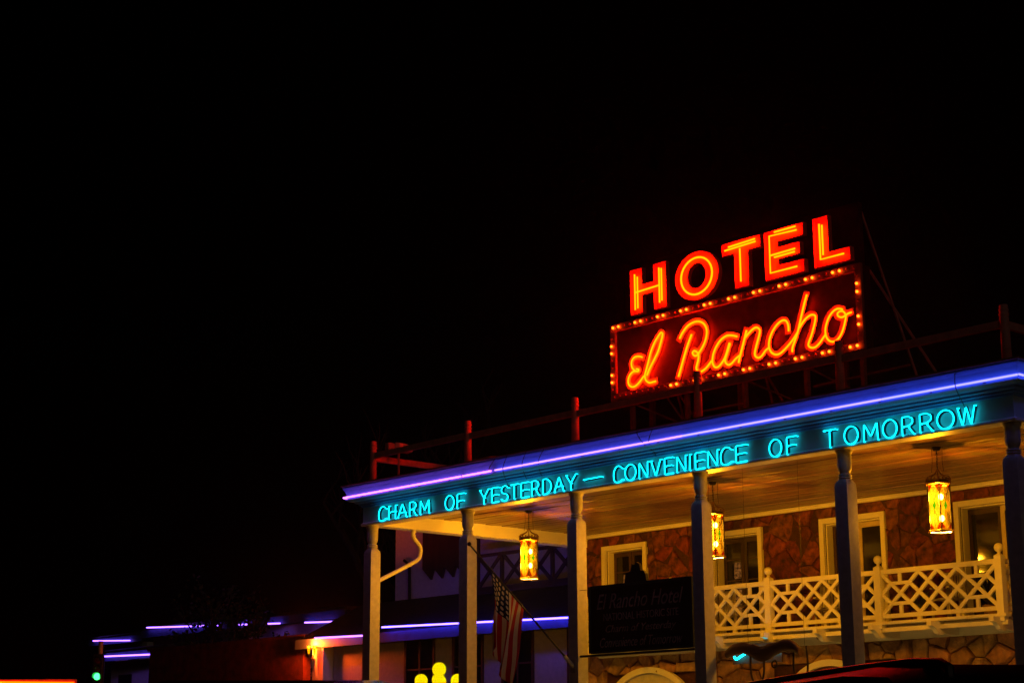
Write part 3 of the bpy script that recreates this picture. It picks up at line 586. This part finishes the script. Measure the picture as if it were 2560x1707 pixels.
for j in range(NTT + 1):
    t = j / NTT
    for i in range(NS + 1):
        s_ = i / NS; base = (pB - pA) * (.8 - .31 * s_)
        mid = (pB - pA) * .77
        y = base.y + (mid.y - base.y) * min(1, t * 1.1) * .5 ; z = base.z - .02 - t * (1.32 + .12 * s_) + .12 * math.sin(t * 3.1) * (.5 - s_)
        x = .075 * math.sin(s_ * 13 + t * 2.2) * min(1, t * 2.2) + .04 * math.sin(s_ * 5 - t * 4) * t
        y += .03 * math.cos(s_ * 13 + t * 2) * min(1, t * 2)
        vs_.append((x, y, z)); uvs.append((t, s_))
fs = [(j * (NS + 1) + i, j * (NS + 1) + i + 1, (j + 1) * (NS + 1) + i + 1, (j + 1) * (NS + 1) + i) for j in range(NTT) for i in range(NS)]
fo = MB().add(vs_, fs, True).build('cloth', FL, fl); uvl = fo.data.uv_layers.new(name='UVMap')
for lp in fo.data.loops: uvl.data[lp.index].uv = uvs[lp.vertex_index]
md = fo.modifiers.new('thickness', 'SOLIDIFY'); md.thickness = .003
for k in (.51, .79): MB().tube([(pB - pA) * k + V((.03 * math.cos(a), 0, .03 * math.sin(a))) for a in [math.pi * q / 4 for q in range(8)]], .005, 4, closed=True).build('clip', STEEL, fl)

# ------------------------------------------------------------------ downspout, wires, rooftop boxes
ds = thing('downspout', 'white rain pipe bending down to the left corner column', 'downspout', (0, 1.1, 6.2))
pp = [on(x, y, 'X', -.02) for x, y in ((1033, 1328), (1034, 1343), (1050, 1366), (1050, 1386), (1036, 1404), (948, 1450), (935, 1457))]
MB().tube([p - V((0, 1.1, 6.2)) for p in smooth(pp, 4)], .044, 10).build('pipe', WHITE, ds); p = pp[1] - V((0, 1.1, 6.2))
MB().tube([p + V((0, 0, .06)), p + V((0, 0, .02))], .05, 10).build('collar', WHITE, ds); MB().tube([p + V((0, 0, .1)), p + V((0, 0, .16))], .055, 10).build('outlet', WHITE, ds)
MB().tube([(0, -.95, -.98), (0, -1.08, -1.0), (0, -1.13, -1.1), (0, -1.13, -6)], .044, 10).build('lower_pipe', WHITE, ds)
for k, (xa, ya, xb, yb, la) in enumerate(((1235, 1150, 1232, 1205, 'left of the slogan word yesterday'), (1266, 1143, 1270, 1210, 'crossing the tube above the slogan word yesterday'), (1314, 1132, 1318, 1198, 'with a hooked end above the slogan word yesterday'), (1358, 1125, 1356, 1190, 'at the break in the violet tube'), (1592, 1082, 1640, 1140, 'above the slogan word convenience, slanting'), (1629, 1078, 1636, 1138, 'above the slogan word convenience, upright'), (2387, 938, 2412, 1018, 'above the last letter of the slogan'))):
    a = on(xa, ya, 'Y', -.49); b_ = on(xb, yb, 'Y', -.19); m_ = V(((a.x + b_.x) / 2 + .02, -.47, (a.z + b_.z) / 2 + .03))
    wt = thing('drop_wire', 'thin dark supply wire ' + la, 'wire', a, 0, 'supply wires over the cornice')
    MB().tube([p - a for p in smooth([a + V((.01, .2, .02)), a + V((0, .03, .03)), a, m_, b_ + V((0, -.06, .08)), b_], 4)], .0075, 5).build('wire', IRON, wt)
    MB().ball((.0, .2, .03), .022, 6, 4).build('insulator', STEEL, wt)
BOXM = pm('box_paint', (.4, .32, .3), .55, .15, 6)
for (x0_, x1_, y0_, h_, la) in ((2.35, 2.95, .9, .34, 'small pale metal box on the porch roof left of the sign'), (9.85, 10.4, 2.2, .4, 'low metal box on the porch roof under the sign')):
    bb = thing('roof_box', la, 'box', ((x0_ + x1_) / 2, y0_, 7.206))
    hx = (x1_ - x0_) / 2; MB().box(-hx, hx, -.2, .2, 0, h_ - .05).build('housing', BOXM, bb, bevel=.01)
    MB().add([(-hx - .02, -.22, h_ - .048), (hx + .02, -.22, h_ - .048), (hx + .02, .22, h_ - .048), (-hx - .02, .22, h_ - .048), (-hx - .02, -.22, h_ - .03), (hx + .02, -.22, h_ - .03), (hx + .02, .22, h_ + .05), (-hx - .02, .22, h_ + .05)], [(0, 3, 2, 1), (4, 5, 6, 7), (0, 1, 5, 4), (1, 2, 6, 5), (2, 3, 7, 6), (3, 0, 4, 7)]).build('lid', BOXM, bb)
fq = on(997, 1121, 'Y', .45)
fl_ = thing('roof_floodlight', 'red lit floodlight housing on the far left corner of the porch roof', 'floodlight', (fq.x, fq.y, 7.2))
FLM = pm('pale_lamp_housing', (.75, .6, .55), .5, .1, 6); hz_ = fq.z - 7.2
MB().box(-.1, .02, -.3, -.02, hz_ - .12, hz_ + .1).build('ballast_box', STEEL, fl_, bevel=.01)
MB().add([(.03, -.13, hz_ - .1), (.03, .2, hz_ - .1), (.03, .2, hz_ + .12), (.03, -.13, hz_ + .12), (.14, -.08, hz_ - .08), (.14, .28, hz_ - .06), (.14, .26, hz_ + .06), (.14, -.08, hz_ + .1)], [(3, 2, 1, 0), (4, 5, 6, 7), (0, 1, 5, 4), (1, 2, 6, 5), (2, 3, 7, 6), (3, 0, 4, 7)]).build('reflector', FLM, fl_, bevel=.012)
MB().tube([(0, 0, 0), (0, 0, hz_)], .025, 6).build('stand', STEEL, fl_); MB().tube([(0, .02, hz_ - .03), (.04, .02, hz_ - .03)], .03, 6).build('knuckle', STEEL, fl_)

# ------------------------------------------------------------------ five globe street lamp behind the columns
gl = on(1098, 1672, 'Y', 4.0)
GLB = lampglass('opal_globe', (.16, .11, .01), (.004, .003, .0), (.72, .62, .0))
st = thing('globe_street_lamp', 'street lamp with a cluster of round yellow globes behind the columns', 'street lamp', (gl.x, gl.y, 0))
MB().loft([(.14, .17, 0), (.3, .17, 0), (.4, .1, 0), (.6, .075, 0), (2.8, .055, 0), (2.85, .08, 0), (2.95, .05, 0), (gl.z - .2, .04, 0), (gl.z - .16, .07, 0)], 14).build('post', IRON, st)
g = MB().ball((0, 0, gl.z), .163, 20, 14).build('globe', GLB, st, sharp=80); lamp('globe_light', (0, 0, gl.z), 55, (1, .62, .2), .1, st)
for k in range(4):
    a = R(48 + 90 * k); x, y = .42 * math.cos(a), .42 * math.sin(a)
    MB().tube(smooth([(0, 0, 2.9), (x * .5, y * .5, 2.78), (x * .95, y * .95, 2.85), (x, y, gl.z - .42)], 4), .02, 6).build('arm', IRON, st)
    MB().ball((x, y, gl.z - .26), .155, 18, 12).build('globe', GLB, st, sharp=80); lamp('globe_light', (x, y, gl.z - .26), 40, (1, .62, .2), .1, st)

# ------------------------------------------------------------------ ox yoke, cyan entry tube
yk = thing('ox_yoke', 'carved wooden ox yoke hanging under the porch beside the fourth column', 'yoke', (10.55, .3, 3.2))
yp = [on(x, y, 'Y', .3) for x, y in ((1818, 1634), (1832, 1624), (1857, 1619), (1880, 1626), (1905, 1634), (1935, 1622), (1962, 1612), (1985, 1616), (2002, 1630))]
off = V((10.55, .3, 3.2)); q = smooth([p - off for p in yp], 4); m = MB(); nn = 10
for i, p in enumerate(q):
    u = i / (len(q) - 1); rz_ = .075 + .035 * math.sin(u * math.pi) + (.02 if abs(u - .5) < .12 else 0)
    m.v += [(p.x, p.y + .07 * math.cos(2 * math.pi * k / nn), p.z + rz_ * math.sin(2 * math.pi * k / nn)) for k in range(nn)]
for i in range(len(q) - 1):
    for k in range(nn): m.f.append((i * nn + k, i * nn + (k + 1) % nn, (i + 1) * nn + (k + 1) % nn, (i + 1) * nn + k)); m.sm.append(True)
m.f += [tuple(range(nn)), tuple((len(q) - 1) * nn + k for k in range(nn))]; m.sm += [False] * 2
m.build('beam', BROWN, yk)
for xx in (10.18, 11.1):
    MB().tube(smooth([(xx - 10.55 - .13, 0, .1), (xx - 10.55 - .14, 0, -.3), (xx - 10.55, 0, -.55), (xx - 10.55 + .14, 0, -.3), (xx - 10.55 + .13, 0, .1)], 5), .017, 6).build('bow', DWOOD, yk)
MB().tube([(.0 + .09 * math.cos(a) * .6, 0, -.17 + .06 * math.sin(a)) for a in [math.pi * k / 5 for k in range(10)]], .014, 6, closed=True).build('ring', IRON, yk)
for xx in (-.55, .65): MB().tube([(xx, 0, .1), (xx, 0, 3.4)], .0025, 4).build('hanging_wire', IRON, yk)
ct = thing('neon_entry_tube', 'short bent cyan neon tube glowing behind the ox yoke', 'neon tube', on(1870, 1635, 'Y', 5.2))
o_ = on(1870, 1635, 'Y', 5.2); tp = [on(x, y, 'Y', 5.2) - o_ for x, y in ((1836, 1640), (1841, 1647), (1858, 1636), (1880, 1628), (1935, 1626), (1940, 1632))]
MB().tube(smooth(tp, 4), .022, 8).build('tube', em('neon_cyan_entry', (.03, 6, 7.5)), ct); MB().box(tp[0].x - .1, tp[-1].x + .1, .06, .1, -.18, .22).build('backing', DWOOD, ct)

# ------------------------------------------------------------------ chairs and plants on the balcony
def chair(label, x, y, rz):
    t = thing('porch_chair', label, 'chair', (x, y, 4.005), rz, 'white balcony chairs')
    MB().box(-.24, .24, -.22, .22, .4, .44).build('seat', WHITE2, t)
    for sx_ in (-.22, .22):
        for sy_ in (-.2, .2): MB().box(sx_ - .02, sx_ + .02, sy_ - .02, sy_ + .02, 0, .4 if sy_ < 0 else .95).build('leg', WHITE2, t)
        MB().box(sx_ - .03, sx_ + .03, -.24, .2, .62, .65).build('armrest', WHITE2, t)
    MB().box(-.2, .2, .185, .215, .88, .95).build('top_rail', WHITE2, t)
    for k in range(5): MB().box(-.17 + k * .075, -.13 + k * .075, .19, .21, .44, .88).build('slat', WHITE2, t)
chair('white slatted chair on the balcony beside the fourth column', 5.0, 5.86, R(160)); chair('white slatted chair on the balcony behind the fifth column', 7.4, 5.86, R(20)); chair('white slatted chair on the balcony at the right end', 10.2, 5.9, R(-10))
LEAFB = pm('house_plant_leaf', (.1, .14, .06), .4, .3, 5)
def plant(label, x, y, seed):
    t = thing('potted_plant', label, 'plant', (x, y, 4.005), 0, 'potted plants on the balcony'); rg = random.Random(seed)
    MB().loft([(0, .1, 0), (.22, .14, 0), (.25, .15, 0)], 14).build('pot', STONE2, t)
    for k in range(16):
        a = rg.uniform(0, 6.28); ln = rg.uniform(.3, .6); le = rg.uniform(.12, .34); m = MB(); P = []
        for i in range(6):
            u = i / 5; wd = .035 * math.sin(u * 2.6 + .4); cx_, cz_ = le * u * 1.2, .22 + ln * u - .35 * u * u * le * 2
            for s_ in (-1, 1): P.append((cx_ * math.cos(a) - s_ * wd * math.sin(a), cx_ * math.sin(a) * .6 + s_ * wd * math.cos(a), cz_))
        m.add(P, [(2 * i, 2 * i + 1, 2 * i + 3, 2 * i + 2) for i in range(5)]); m.build('leaf', LEAFB, t)
plant('leafy potted plant on the balcony near the right post', 11.15, 5.82, 1); plant('leafy potted plant on the balcony left of the right hand chair', 9.55, 5.85, 2)

# ------------------------------------------------------------------ two storey wing to the left with blue neon eave
wg = thing('hotel_wing', 'two-storey white stucco wing with blue neon eave seen between the columns', 'building', (-9, 12, 0))
def Wg(m, name, mat, parent=None, **k):
    m.v = [(x + 9, y - 12, z) for x, y, z in m.v]; return m.build(name, mat, parent or wg, **k)
YL = 12.0
Wg(MB().box(-17.6, -.01, YL, YL + .3, 0, 5.42), 'lower_wall', STUCCO); Wg(MB().box(-17.6, -.01, 14.5, 14.8, 5, 10.5), 'upper_wall', STUCCO)
EAVE = pm('eave_blue_paint', (.05, .09, .2), .6, .15, 4)
ROOF = pm('roof_shingle', (.05, .05, .06), .85, .3, 6, .4)
Wg(MB().add([(-19.3, 11.7, 5.42), (0, 11.7, 5.42), (0, 14.49, 6.75), (-19.3, 14.49, 6.75), (-19.3, 11.7, 5.36), (0, 11.7, 5.36), (0, 14.49, 6.69), (-19.3, 14.49, 6.69)], [(0, 1, 2, 3), (7, 6, 5, 4), (0, 4, 5, 1), (0, 3, 7, 4)]), 'lower_roof', ROOF)
Wg(MB().box(-19.3, 0, 11.64, 11.695, 5.1, 5.41), 'eave_board', EAVE)
BL = em('neon_far_blue', (1.3, .75, 16))
a = on(955, 1567, 'Y', 11.5); b_ = on(1420, 1543, 'Y', 11.5)
Wg(MB().tube([a, b_ + (b_ - a) * .25], .026, 8), 'neon_tube', BL)
a = on(787, 1594, 'Y', 11.5); b_ = on(907, 1588, 'Y', 11.5); Wg(MB().tube([a, b_ + (b_ - a) * .1], .026, 8), 'neon_tube', em('neon_far_violet', (2.2, .62, 5)))
for x0_, x1_ in ((-13.8, -12.5), (-11.5, -10.25), (-9.27, -8.06), (-6.5, -5.2)):
    q = Wg(MB().box(x0_, x1_, YL - .02, YL - .004, 3.3, 5.1), 'window', GLASS); m = MB()
    for z0_, z1_, xa, xb in ((3.22, 3.3, x0_ - .08, x1_ + .08), (5.1, 5.16, x0_ - .08, x1_ + .08), (3.3, 5.1, x0_ - .08, x0_ - .002), (3.3, 5.1, x1_ + .002, x1_ + .08)): m.box(xa, xb, YL - .06, YL - .003, z0_, z1_)
    Wg(m, 'frame', DWOOD, q); Wg(MB().box((x0_ + x1_) / 2 - .025, (x0_ + x1_) / 2 + .025, YL - .05, YL - .022, 3.3, 5.1).box(x0_, x1_, YL - .045, YL - .023, 4.2, 4.25), 'mullion', DWOOD, q)
# carved dark shutter with saw-tooth foot and dark timber lattice gallery on the upper floor
za = on(1062, 1405, 'Y', 14.4); zb = on(1150, 1400, 'Y', 14.4); zz = on(1090, 1430, 'Y', 14.4).z - .1
teeth = []; nT = 4; xa, xb = za.x - .1, zb.x + .35
for k in range(nT):
    w_ = (xb - xa) / nT; teeth += [(xa + w_ * k, zz + .25), (xa + w_ * (k + .75), zz - .12)]
Wg(MB().prism(teeth + [(xb, zz + .25), (xb, zz + 2.2), (xa, zz + 2.2)], 14.38, 14.47), 'carved_shutter', DWOOD)
ga = on(1195, 1380, 'Y', 14.1).x; gb = on(1425, 1380, 'Y', 14.1).x; gz0 = on(1300, 1462, 'Y', 14.1).z; gz1 = gz0 + 1.05
Wg(MB().bar((ga - .2, 14.1, gz1), (gb + 2, 14.1, gz1), .09, .1), 'gallery_rail', DWOOD); Wg(MB().bar((ga - .2, 14.1, gz0), (gb + 2, 14.1, gz0), .09, .12), 'gallery_rail', DWOOD)
k = 0; x = ga
while x < gb + 1.5:
    Wg(MB().bar((x, 14.1, gz0), (x, 14.1, gz1 + .9 if k % 2 == 0 else gz1), .1, .1), 'gallery_post', DWOOD)
    Wg(MB().bar((x, 14.085, gz0), (x + 1.15, 14.085, gz1), .05, .11), 'gallery_brace', DWOOD); Wg(MB().bar((x, 14.115, gz1), (x + 1.15, 14.115, gz0), .05, .11), 'gallery_brace', DWOOD)
    x += 1.15; k += 1
Wg(MB().box(ga - .3, gb + 2, 13.95, 14.45, gz0 - .16, gz0 - .06), 'gallery_floor', DWOOD); Wg(MB().box(ga - .3, gb + 2, 13.8, 14.45, gz1 + .9, gz1 + 1.0), 'gallery_roof', DWOOD)
Wg(MB().tube([on(x, y, 'Y', 14.4) for x, y in ((1010, 1400), (1024, 1412), (1024, 1520))], .05, 8), 'rain_pipe', BLACK)

# ------------------------------------------------------------------ glowing sconce on a white pier
pr = on(812, 1640, 'Y', 11.95)
pier = thing('white_pier', 'white plastered pier lit orange by a wall lamp at lower left', 'pier', (pr.x, pr.y, 0))
MB().box(-.3, .3, -.28, .3, 0, on(807, 1607, 'Y', 11.7).z).build('shaft', WHITE, pier, bevel=.01); MB().box(-.34, .34, -.32, .34, 0, .4).build('plinth', STUCCO, pier)
sp = on(779, 1621, 'Y', 11.5)
sn = thing('wall_sconce', 'double glass wall lamp glowing orange beside the white pier', 'wall lamp', sp)
RG = lampglass('sconce_glass', (.5, .2, .01), (.006, .0025, .0), (.9, .42, .0))
for dx in (-.09, .1):
    p = RT * dx; m = MB().loft([(-.16, .03, 0), (0, .055, 0), (.1, .075, 0)], 12, (p.x, p.y)); m.build('glass_cup', RG, sn)
    MB().ball((p.x, p.y, .06), .03, 8, 6).build('bulb', em('sconce_bulb', (80, 50, 15)), sn); MB().tube([(p.x, p.y, -.16), (p.x * .4, p.y * .4, -.3), (pr.x - sp.x - .2, pr.y - sp.y - .28, -.32)], .014, 5).build('arm', IRON, sn)
lamp('sconce_light', (0, 0, .17), 560, (1, .09, .005), .05, sn)
MB().loft([(-.35, .06, 0), (-.33, .07, 0), (-.3, .03, 0)], 10, (pr.x - sp.x - .2, pr.y - sp.y - .3)).build('wall_plate', IRON, sn)
RBR = pm('wall_glow_red', (.09, .012, .012), .9, .6, 3, .6)  # red of the sconce glow is put into the base colour
gw = thing('glow_wall', 'rough wall added behind the sconce, coloured red for its glow', 'wall', (-24.0, 11.85, 0))  # added wall, there to carry a red glow around the sconce
MB().box(-4.9, 4.9, 0, .3, 0, 5.5).build('body', RBR, gw); MB().box(-5, 5, -.06, .36, 5.5, 5.6).build('coping', RBR, gw)

# ------------------------------------------------------------------ far motel wings with blue neon eaves
def motel(label, pa, pb, Y, h0, mat, tubes, dep=6, wallm=STUCCO):
    a = on(*pa, 'Y', Y); b = on(*pb, 'Y', Y); zt = (a.z + b.z) / 2; cx_ = (a.x + b.x) / 2; L2 = abs(b.x - a.x) / 2
    t = thing('motel_wing', label, 'building', (cx_, Y, 0), 0, 'far motel wings outlined in blue neon')
    MB().box(-L2, L2, .5, dep, 0, zt - .15).build('wall', wallm, t); MB().box(-L2 - .3, L2 + .3, .02, .1, zt - .16, zt + .16).build('eave_board', EAVE, t)
    MB().box(-L2 - .3, L2 + .3, .1, dep + .2, zt + .1, zt + .3).build('roof', ROOF, t)
    for p, q, e in tubes:
        A = on(*p, 'Y', Y - .1) - V((cx_, Y, 0)); B_ = on(*q, 'Y', Y - .1) - V((cx_, Y, 0)); MB().tube([A, B_], .03, 6).build('neon_tube', e, t)
    nw = max(2, int(L2 / 1.8))
    for k in range(nw):
        x = -L2 + (k + .5) * 2 * L2 / nw; q = MB().box(x - .5, x + .5, .46, .496, zt - 2.1, zt - .7).build('window', GLASS, t); MB().box(x - .56, x + .56, .44, .495, zt - 2.2, zt - 2.102).build('sill', DWOOD, q)
    return t
def dashes(p, q, cuts):
    out = []
    for u0, u1 in cuts: out.append(((p[0] + (q[0] - p[0]) * u0, p[1] + (q[1] - p[1]) * u0), (p[0] + (q[0] - p[0]) * u1, p[1] + (q[1] - p[1]) * u1), BLP))
    return out
BLP = em('neon_far_pink_blue', (1.6, .6, 6))
motel('long low motel wing with a blue neon eave broken up by trees', (360, 1568), (850, 1552), 18, 0, ROOF, [((a_, 1568 - (a_ - 367) * .0322), (b_, 1568 - (b_ - 367) * .0322), BLP) for a_, b_ in ((367, 483), (489, 516), (525, 544), (598, 623), (668, 700), (762, 833))])
motel('small motel wing with a bright lavender neon eave above the green signal', (252, 1640), (404, 1633), 13.5, 0, ROOF, [((257, 1640), (396, 1634), BLP)])
motel('farthest motel wing with a short lavender neon eave at far left', (228, 1601), (345, 1599), 22, 0, ROOF, [((233, 1601), (325, 1600), BLP)])

# red neon edged canopy at far left, green traffic signal
rc = at(60, 1703, 45); rc2 = at(185, 1706, 45); d = (rc2 - at(0, 1703, 45)); ang = math.atan2(d.y, d.x)
cn = thing('neon_canopy', 'low canopy edged with a red neon line at the far left corner', 'canopy', (rc2.x, rc2.y, 0), ang)
MB().box(-6, 0, .1, 3, rc.z - .45, rc.z - .12).build('roof', SIGNRED, cn); MB().box(-6.05, .05, .03, .098, rc.z - .5, rc.z + .06).build('fascia', FRAMER, cn)
MB().tube([(-6, 0, rc2.z + .08), (0, 0, rc2.z)], .02, 6).build('neon_tube', em('neon_red_far', (24, .5, .002)), cn)
for x in (-5.5, -.5):
    for y in (.5, 2.6): MB().box(x - .08, x + .08, y - .08, y + .08, 0, rc.z - .46).build('post', STEEL, cn)
tsp = at(243, 1690, 60)
ts = thing('traffic_signal', 'traffic signal showing green at the far left', 'traffic light', (tsp.x, tsp.y, 0), math.atan2(RT.y, RT.x))
MB().tube([(.0, .3, 0), (0, .3, tsp.z + 1.2)], .08, 10).build('pole', STEEL, ts); m = MB().box(-.17, .17, -.02, .2, tsp.z - .2, tsp.z + .75); m.build('head', BLACK, ts, bevel=.02)
for k, mt in ((0, em('signal_green', (.2, 6, .8))), (1, pm('signal_amber_off', (.12, .07, .01), .3)), (2, pm('signal_red_off', (.12, .01, .01), .3))):
    o = MB().ball((0, 0, 0), .115, 14, 8, 1).build('lens', mt, ts); o.location = (0, -.03, tsp.z + .27 * k); o.scale = (1, .35, 1)
    m = MB().tube([(.125 * math.cos(a), -.03, .125 * math.sin(a)) for a in [math.pi * q / 10 for q in range(11)]], .008, 4)
    vz = MB(); arcp = [(.13 * math.cos(a), .13 * math.sin(a)) for a in [R(-20 + 22 * q) for q in range(11)]]
    vz.add([(x, -.03, z) for x, z in arcp] + [(x, -.2, z) for x, z in arcp], [(i, i + 1, 12 + i, 11 + i) for i in range(10)]); o2 = vz.build('visor', BLACK, ts); o2.location = (0, 0, tsp.z + .27 * k)

# ------------------------------------------------------------------ trees
def tree(label, loc, h, cr, nleaf, seed, name='shade_tree', bare=False):
    rg = random.Random(seed); t = thing(name, label, 'tree', loc); m = MB(); tips = []
    def grow(p, d, ln, r, lev):
        q = [p]; cur = V(d).normalized()
        for i in range(4):
            cur = (cur + V((rg.uniform(-.25, .25), rg.uniform(-.25, .25), rg.uniform(-.05, .2)))).normalized(); q.append(q[-1] + cur * ln / 4)
        m.tube(q, r, 6 if lev < 2 else 4, taper=r * .55)
        if lev >= 2: tips.extend(q[2:])
        if lev < (4 if bare else 3):
            for k in range(3 if lev else 5):
                a = rg.uniform(0, 6.28); v = V((math.cos(a), math.sin(a), rg.uniform(.3, 1.1))).normalized()
                grow(q[rg.choice((2, 3, 4))], (v + cur * .6), ln * rg.uniform(.5, .72), r * .5, lev + 1)
    grow(V((0, 0, 0)), (0, 0, 1), h * .5, h * .022, 0); m.build('trunk', BARK, t)
    if nleaf:
        c = MB()
        for k in range(nleaf):
            b0 = rg.choice(tips); p = b0 + V((rg.gauss(0, .16 * cr), rg.gauss(0, .16 * cr), rg.gauss(0, .13 * cr))); s_ = rg.uniform(.06, .14)
            u = V((rg.gauss(0, 1), rg.gauss(0, 1), rg.gauss(0, 1))).normalized(); v = u.orthogonal().normalized(); c.add([p - u * s_, p + v * s_ * .5, p + u * s_, p - v * s_ * .5], [(0, 1, 2, 3)])
        c.build('crown', LEAF, t)
def on_ground(x, Y): p = on(x, 1640, 'Y', Y); return (p.x, p.y, 0)
tree('slim dark tree crossing the middle of the long motel neon', on_ground(575, 15.5), 8.5, 1.3, 900, 11); tree('dark tree just left of the glowing sconce', on_ground(728, 15.5), 8, 1.4, 1000, 12)
tree('thin dark tree crossing the left part of the long motel neon', on_ground(500, 16), 7.5, 1.2, 500, 13); tree('bare tree rising behind the porch roof corner', on_ground(985, 20), 17, 3, 0, 14, 'bare_tree', True)

# ------------------------------------------------------------------ parked cars seen from the lot
CARM = pm('black_car_paint', (.008, .008, .01), .45, .1, 3, metal=.0, spec=.012); CARB = pm('maroon_car_paint', (.05, .01, .012), .14, .1, 3, spec=.8); TYRE = pm('tyre_rubber', (.015, .015, .015), .9); CHROME = pm('chrome', (.6, .58, .55), .12, .05, 5, metal=1); PLAST = pm('black_trim', (.012, .012, .012), .5)
HEADL = pm('headlight_glass', (.4, .4, .42), .1); TAILL = pm('taillight_glass', (.25, .01, .01), .15)
def suv(label, loc, rz, paint, H_=1.85, rails=True):
    t = thing('parked_car', label, 'car', loc, rz, 'cars parked in front of the hotel'); W2 = .95
    k = H_ / 1.85
    lower = [(-2.35, .35), (-2.42, .7), (-2.38, 1.02), (-2.2, 1.08), (1.2, 1.1), (2.1, 1.02), (2.38, .85), (2.42, .5), (2.3, .32)]
    rowsw = [(.84, .0), (.97, .02), (1.0, .0)]
    m = MB(); n_ = len(lower)
    sec = [(-W2, .93, -.0), (-W2 * .98, 1, .0), (W2 * .98, 1, 0), (W2, .93, 0)]
    vs_ = []
    for y, s_, _ in sec: vs_ += [(x * (.985 if s_ < 1 else 1), y, (z - .7) * s_ + .7) for x, z in lower]
    fs = [(i, (i + 1) % n_, n_ + (i + 1) % n_, n_ + i) for i in range(n_)] + [(n_ + i, n_ + (i + 1) % n_, 2 * n_ + (i + 1) % n_, 2 * n_ + i) for i in range(n_)] + [(2 * n_ + i, 2 * n_ + (i + 1) % n_, 3 * n_ + (i + 1) % n_, 3 * n_ + i) for i in range(n_)] + [tuple(range(n_ - 1, -1, -1)), tuple(3 * n_ + i for i in range(n_))]
    m.add(vs_, fs); m.build('body', paint, t, bevel=.05)
    cab = [(-2.2, 1.05), (-2.08, 1.55), (-1.9, 1.78 * k), (-1.3, 1.84 * k), (0, H_), (.35, 1.83 * k), (.62, 1.72 * k), (1.35, 1.07)]
    nc_ = len(cab); vs_ = []
    for s_ in (-1, 1): vs_ += [(x, s_ * (W2 * .96 - max(0, z - 1.05) * .24), z) for x, z in cab]
    for s_ in (-1, 1): vs_ += [(x * .985, s_ * (W2 * .96 - max(0, z - 1.05) * .24 - .14), z + (.035 if 1 < i < 7 else 0)) for i, (x, z) in enumerate(cab)]
    fs = [tuple(range(nc_)), tuple(2 * nc_ - 1 - i for i in range(nc_))]
    for i in range(nc_ - 1): fs += [(i + 1, i, 2 * nc_ + i, 2 * nc_ + i + 1), (2 * nc_ + i + 1, 2 * nc_ + i, 3 * nc_ + i, 3 * nc_ + i + 1), (3 * nc_ + i + 1, 3 * nc_ + i, nc_ + i, nc_ + i + 1)]
    m = MB().add(vs_, fs, True); m.build('cabin', paint, t, sharp=35)
    for s_ in (-1, 1):
        Yz = lambda z: s_ * (W2 * .96 - max(0, z - 1.05) * .24 + .006)
        for (xa, xb, xc, xd) in ((-2.05, -1.25, -1.25, -1.86), (-1.18, -.22, -.22, -1.18), (-.14, .98, .48, -.14)):
            MB().add([(xa, Yz(1.16), 1.16), (xb, Yz(1.16), 1.16), (xc, Yz(1.62 * k), 1.62 * k), (xd, Yz(1.62 * k), 1.62 * k)], [(0, 1, 2, 3) if s_ < 0 else (3, 2, 1, 0)]).build('window', CGLASS, t)
        if rails: rl = [(-1.95, s_ * .6, 1.8 * k), (-1.8, s_ * .62, H_ + .02), (.2, s_ * .62, H_ + .03), (.45, s_ * .62, 1.82 * k)]; MB().tube(smooth(rl, 4), .012, 6).build('roof_rail', IRON, t)
        MB().box(2.25, 2.4, s_ * .6 - .16, s_ * .6 + .16, .72, .86).build('headlight', HEADL, t, bevel=.02); MB().box(-2.42, -2.3, s_ * .8 - .08, s_ * .8 + .08, .8, 1.3).build('taillight', TAILL, t, bevel=.02)
        MB().box(.9, 1.1, s_ * 1.02 - .09, s_ * 1.02 + .09, 1.12, 1.27).build('mirror', paint, t, bevel=.03)
        for x in (-1.45, 1.45):
            wv = MB().tube([(x, s_ * .72, .36), (x, s_ * .96, .36)], .36, 24).build('wheel', TYRE, t); MB().tube([(x, s_ * .955, .36), (x, s_ * .975, .36)], .23, 16).build('rim', CHROME, wv)
    MB().add([(1.32, -.68, 1.14), (1.32, .68, 1.14), (.7, .56, 1.69 * k), (.7, -.56, 1.69 * k)], [(0, 1, 2, 3)]).build('windscreen', CGLASS, t).location = (.015, 0, .015)
    MB().add([(-2.2, -.7, 1.12), (-2.09, -.6, 1.55), (-2.09, .6, 1.55), (-2.2, .7, 1.12)], [(0, 1, 2, 3)]).build('rear_window', CGLASS, t).location = (-.012, 0, 0)
    for z, x0_, x1_ in ((.42, 2.3, 2.48), (.5, -2.5, -2.32)): MB().box(x0_, x1_, -.9, .9, z - .1, z + .1).build('bumper', PLAST, t, bevel=.03)
    return t
A_ = at(1900, 1700, 8.2); B_ = at(2560, 1612, 5.6); d = B_ - A_; mid = A_ + d.normalized() * 3.1
suv('black car nearest the camera at lower right, roof just showing', (mid.x, mid.y, 0), math.atan2(d.y, d.x), CARM, 1.73)
mid = at(700, 1690, 10.8); suv('dark car seen roof only left of the globe street lamp', (mid.x, mid.y, 0), math.atan2(FW.y, FW.x) + R(6), CARB, 1.9, False)

# ------------------------------------------------------------------ thin haze added to stand in for lens glow around the lamps
HZ = bpy.data.materials.new('glow_haze'); HZ.use_nodes = True; n = HZ.node_tree.nodes; n.remove(n['Principled BSDF']); pv = n.new('ShaderNodeVolumePrincipled')
pv.inputs['Color'].default_value = (.9, .9, .92, 1); pv.inputs['Density'].default_value = .00011; pv.inputs['Anisotropy'].default_value = .9
HZ.node_tree.links.new(pv.outputs[0], n['Material Output'].inputs['Volume'])
hz = MB().box(-410, 410, -410, 410, -1, 24).build('haze', HZ); tag(hz, 'thin haze over the whole place, added for the lamp glow', kind='stuff')
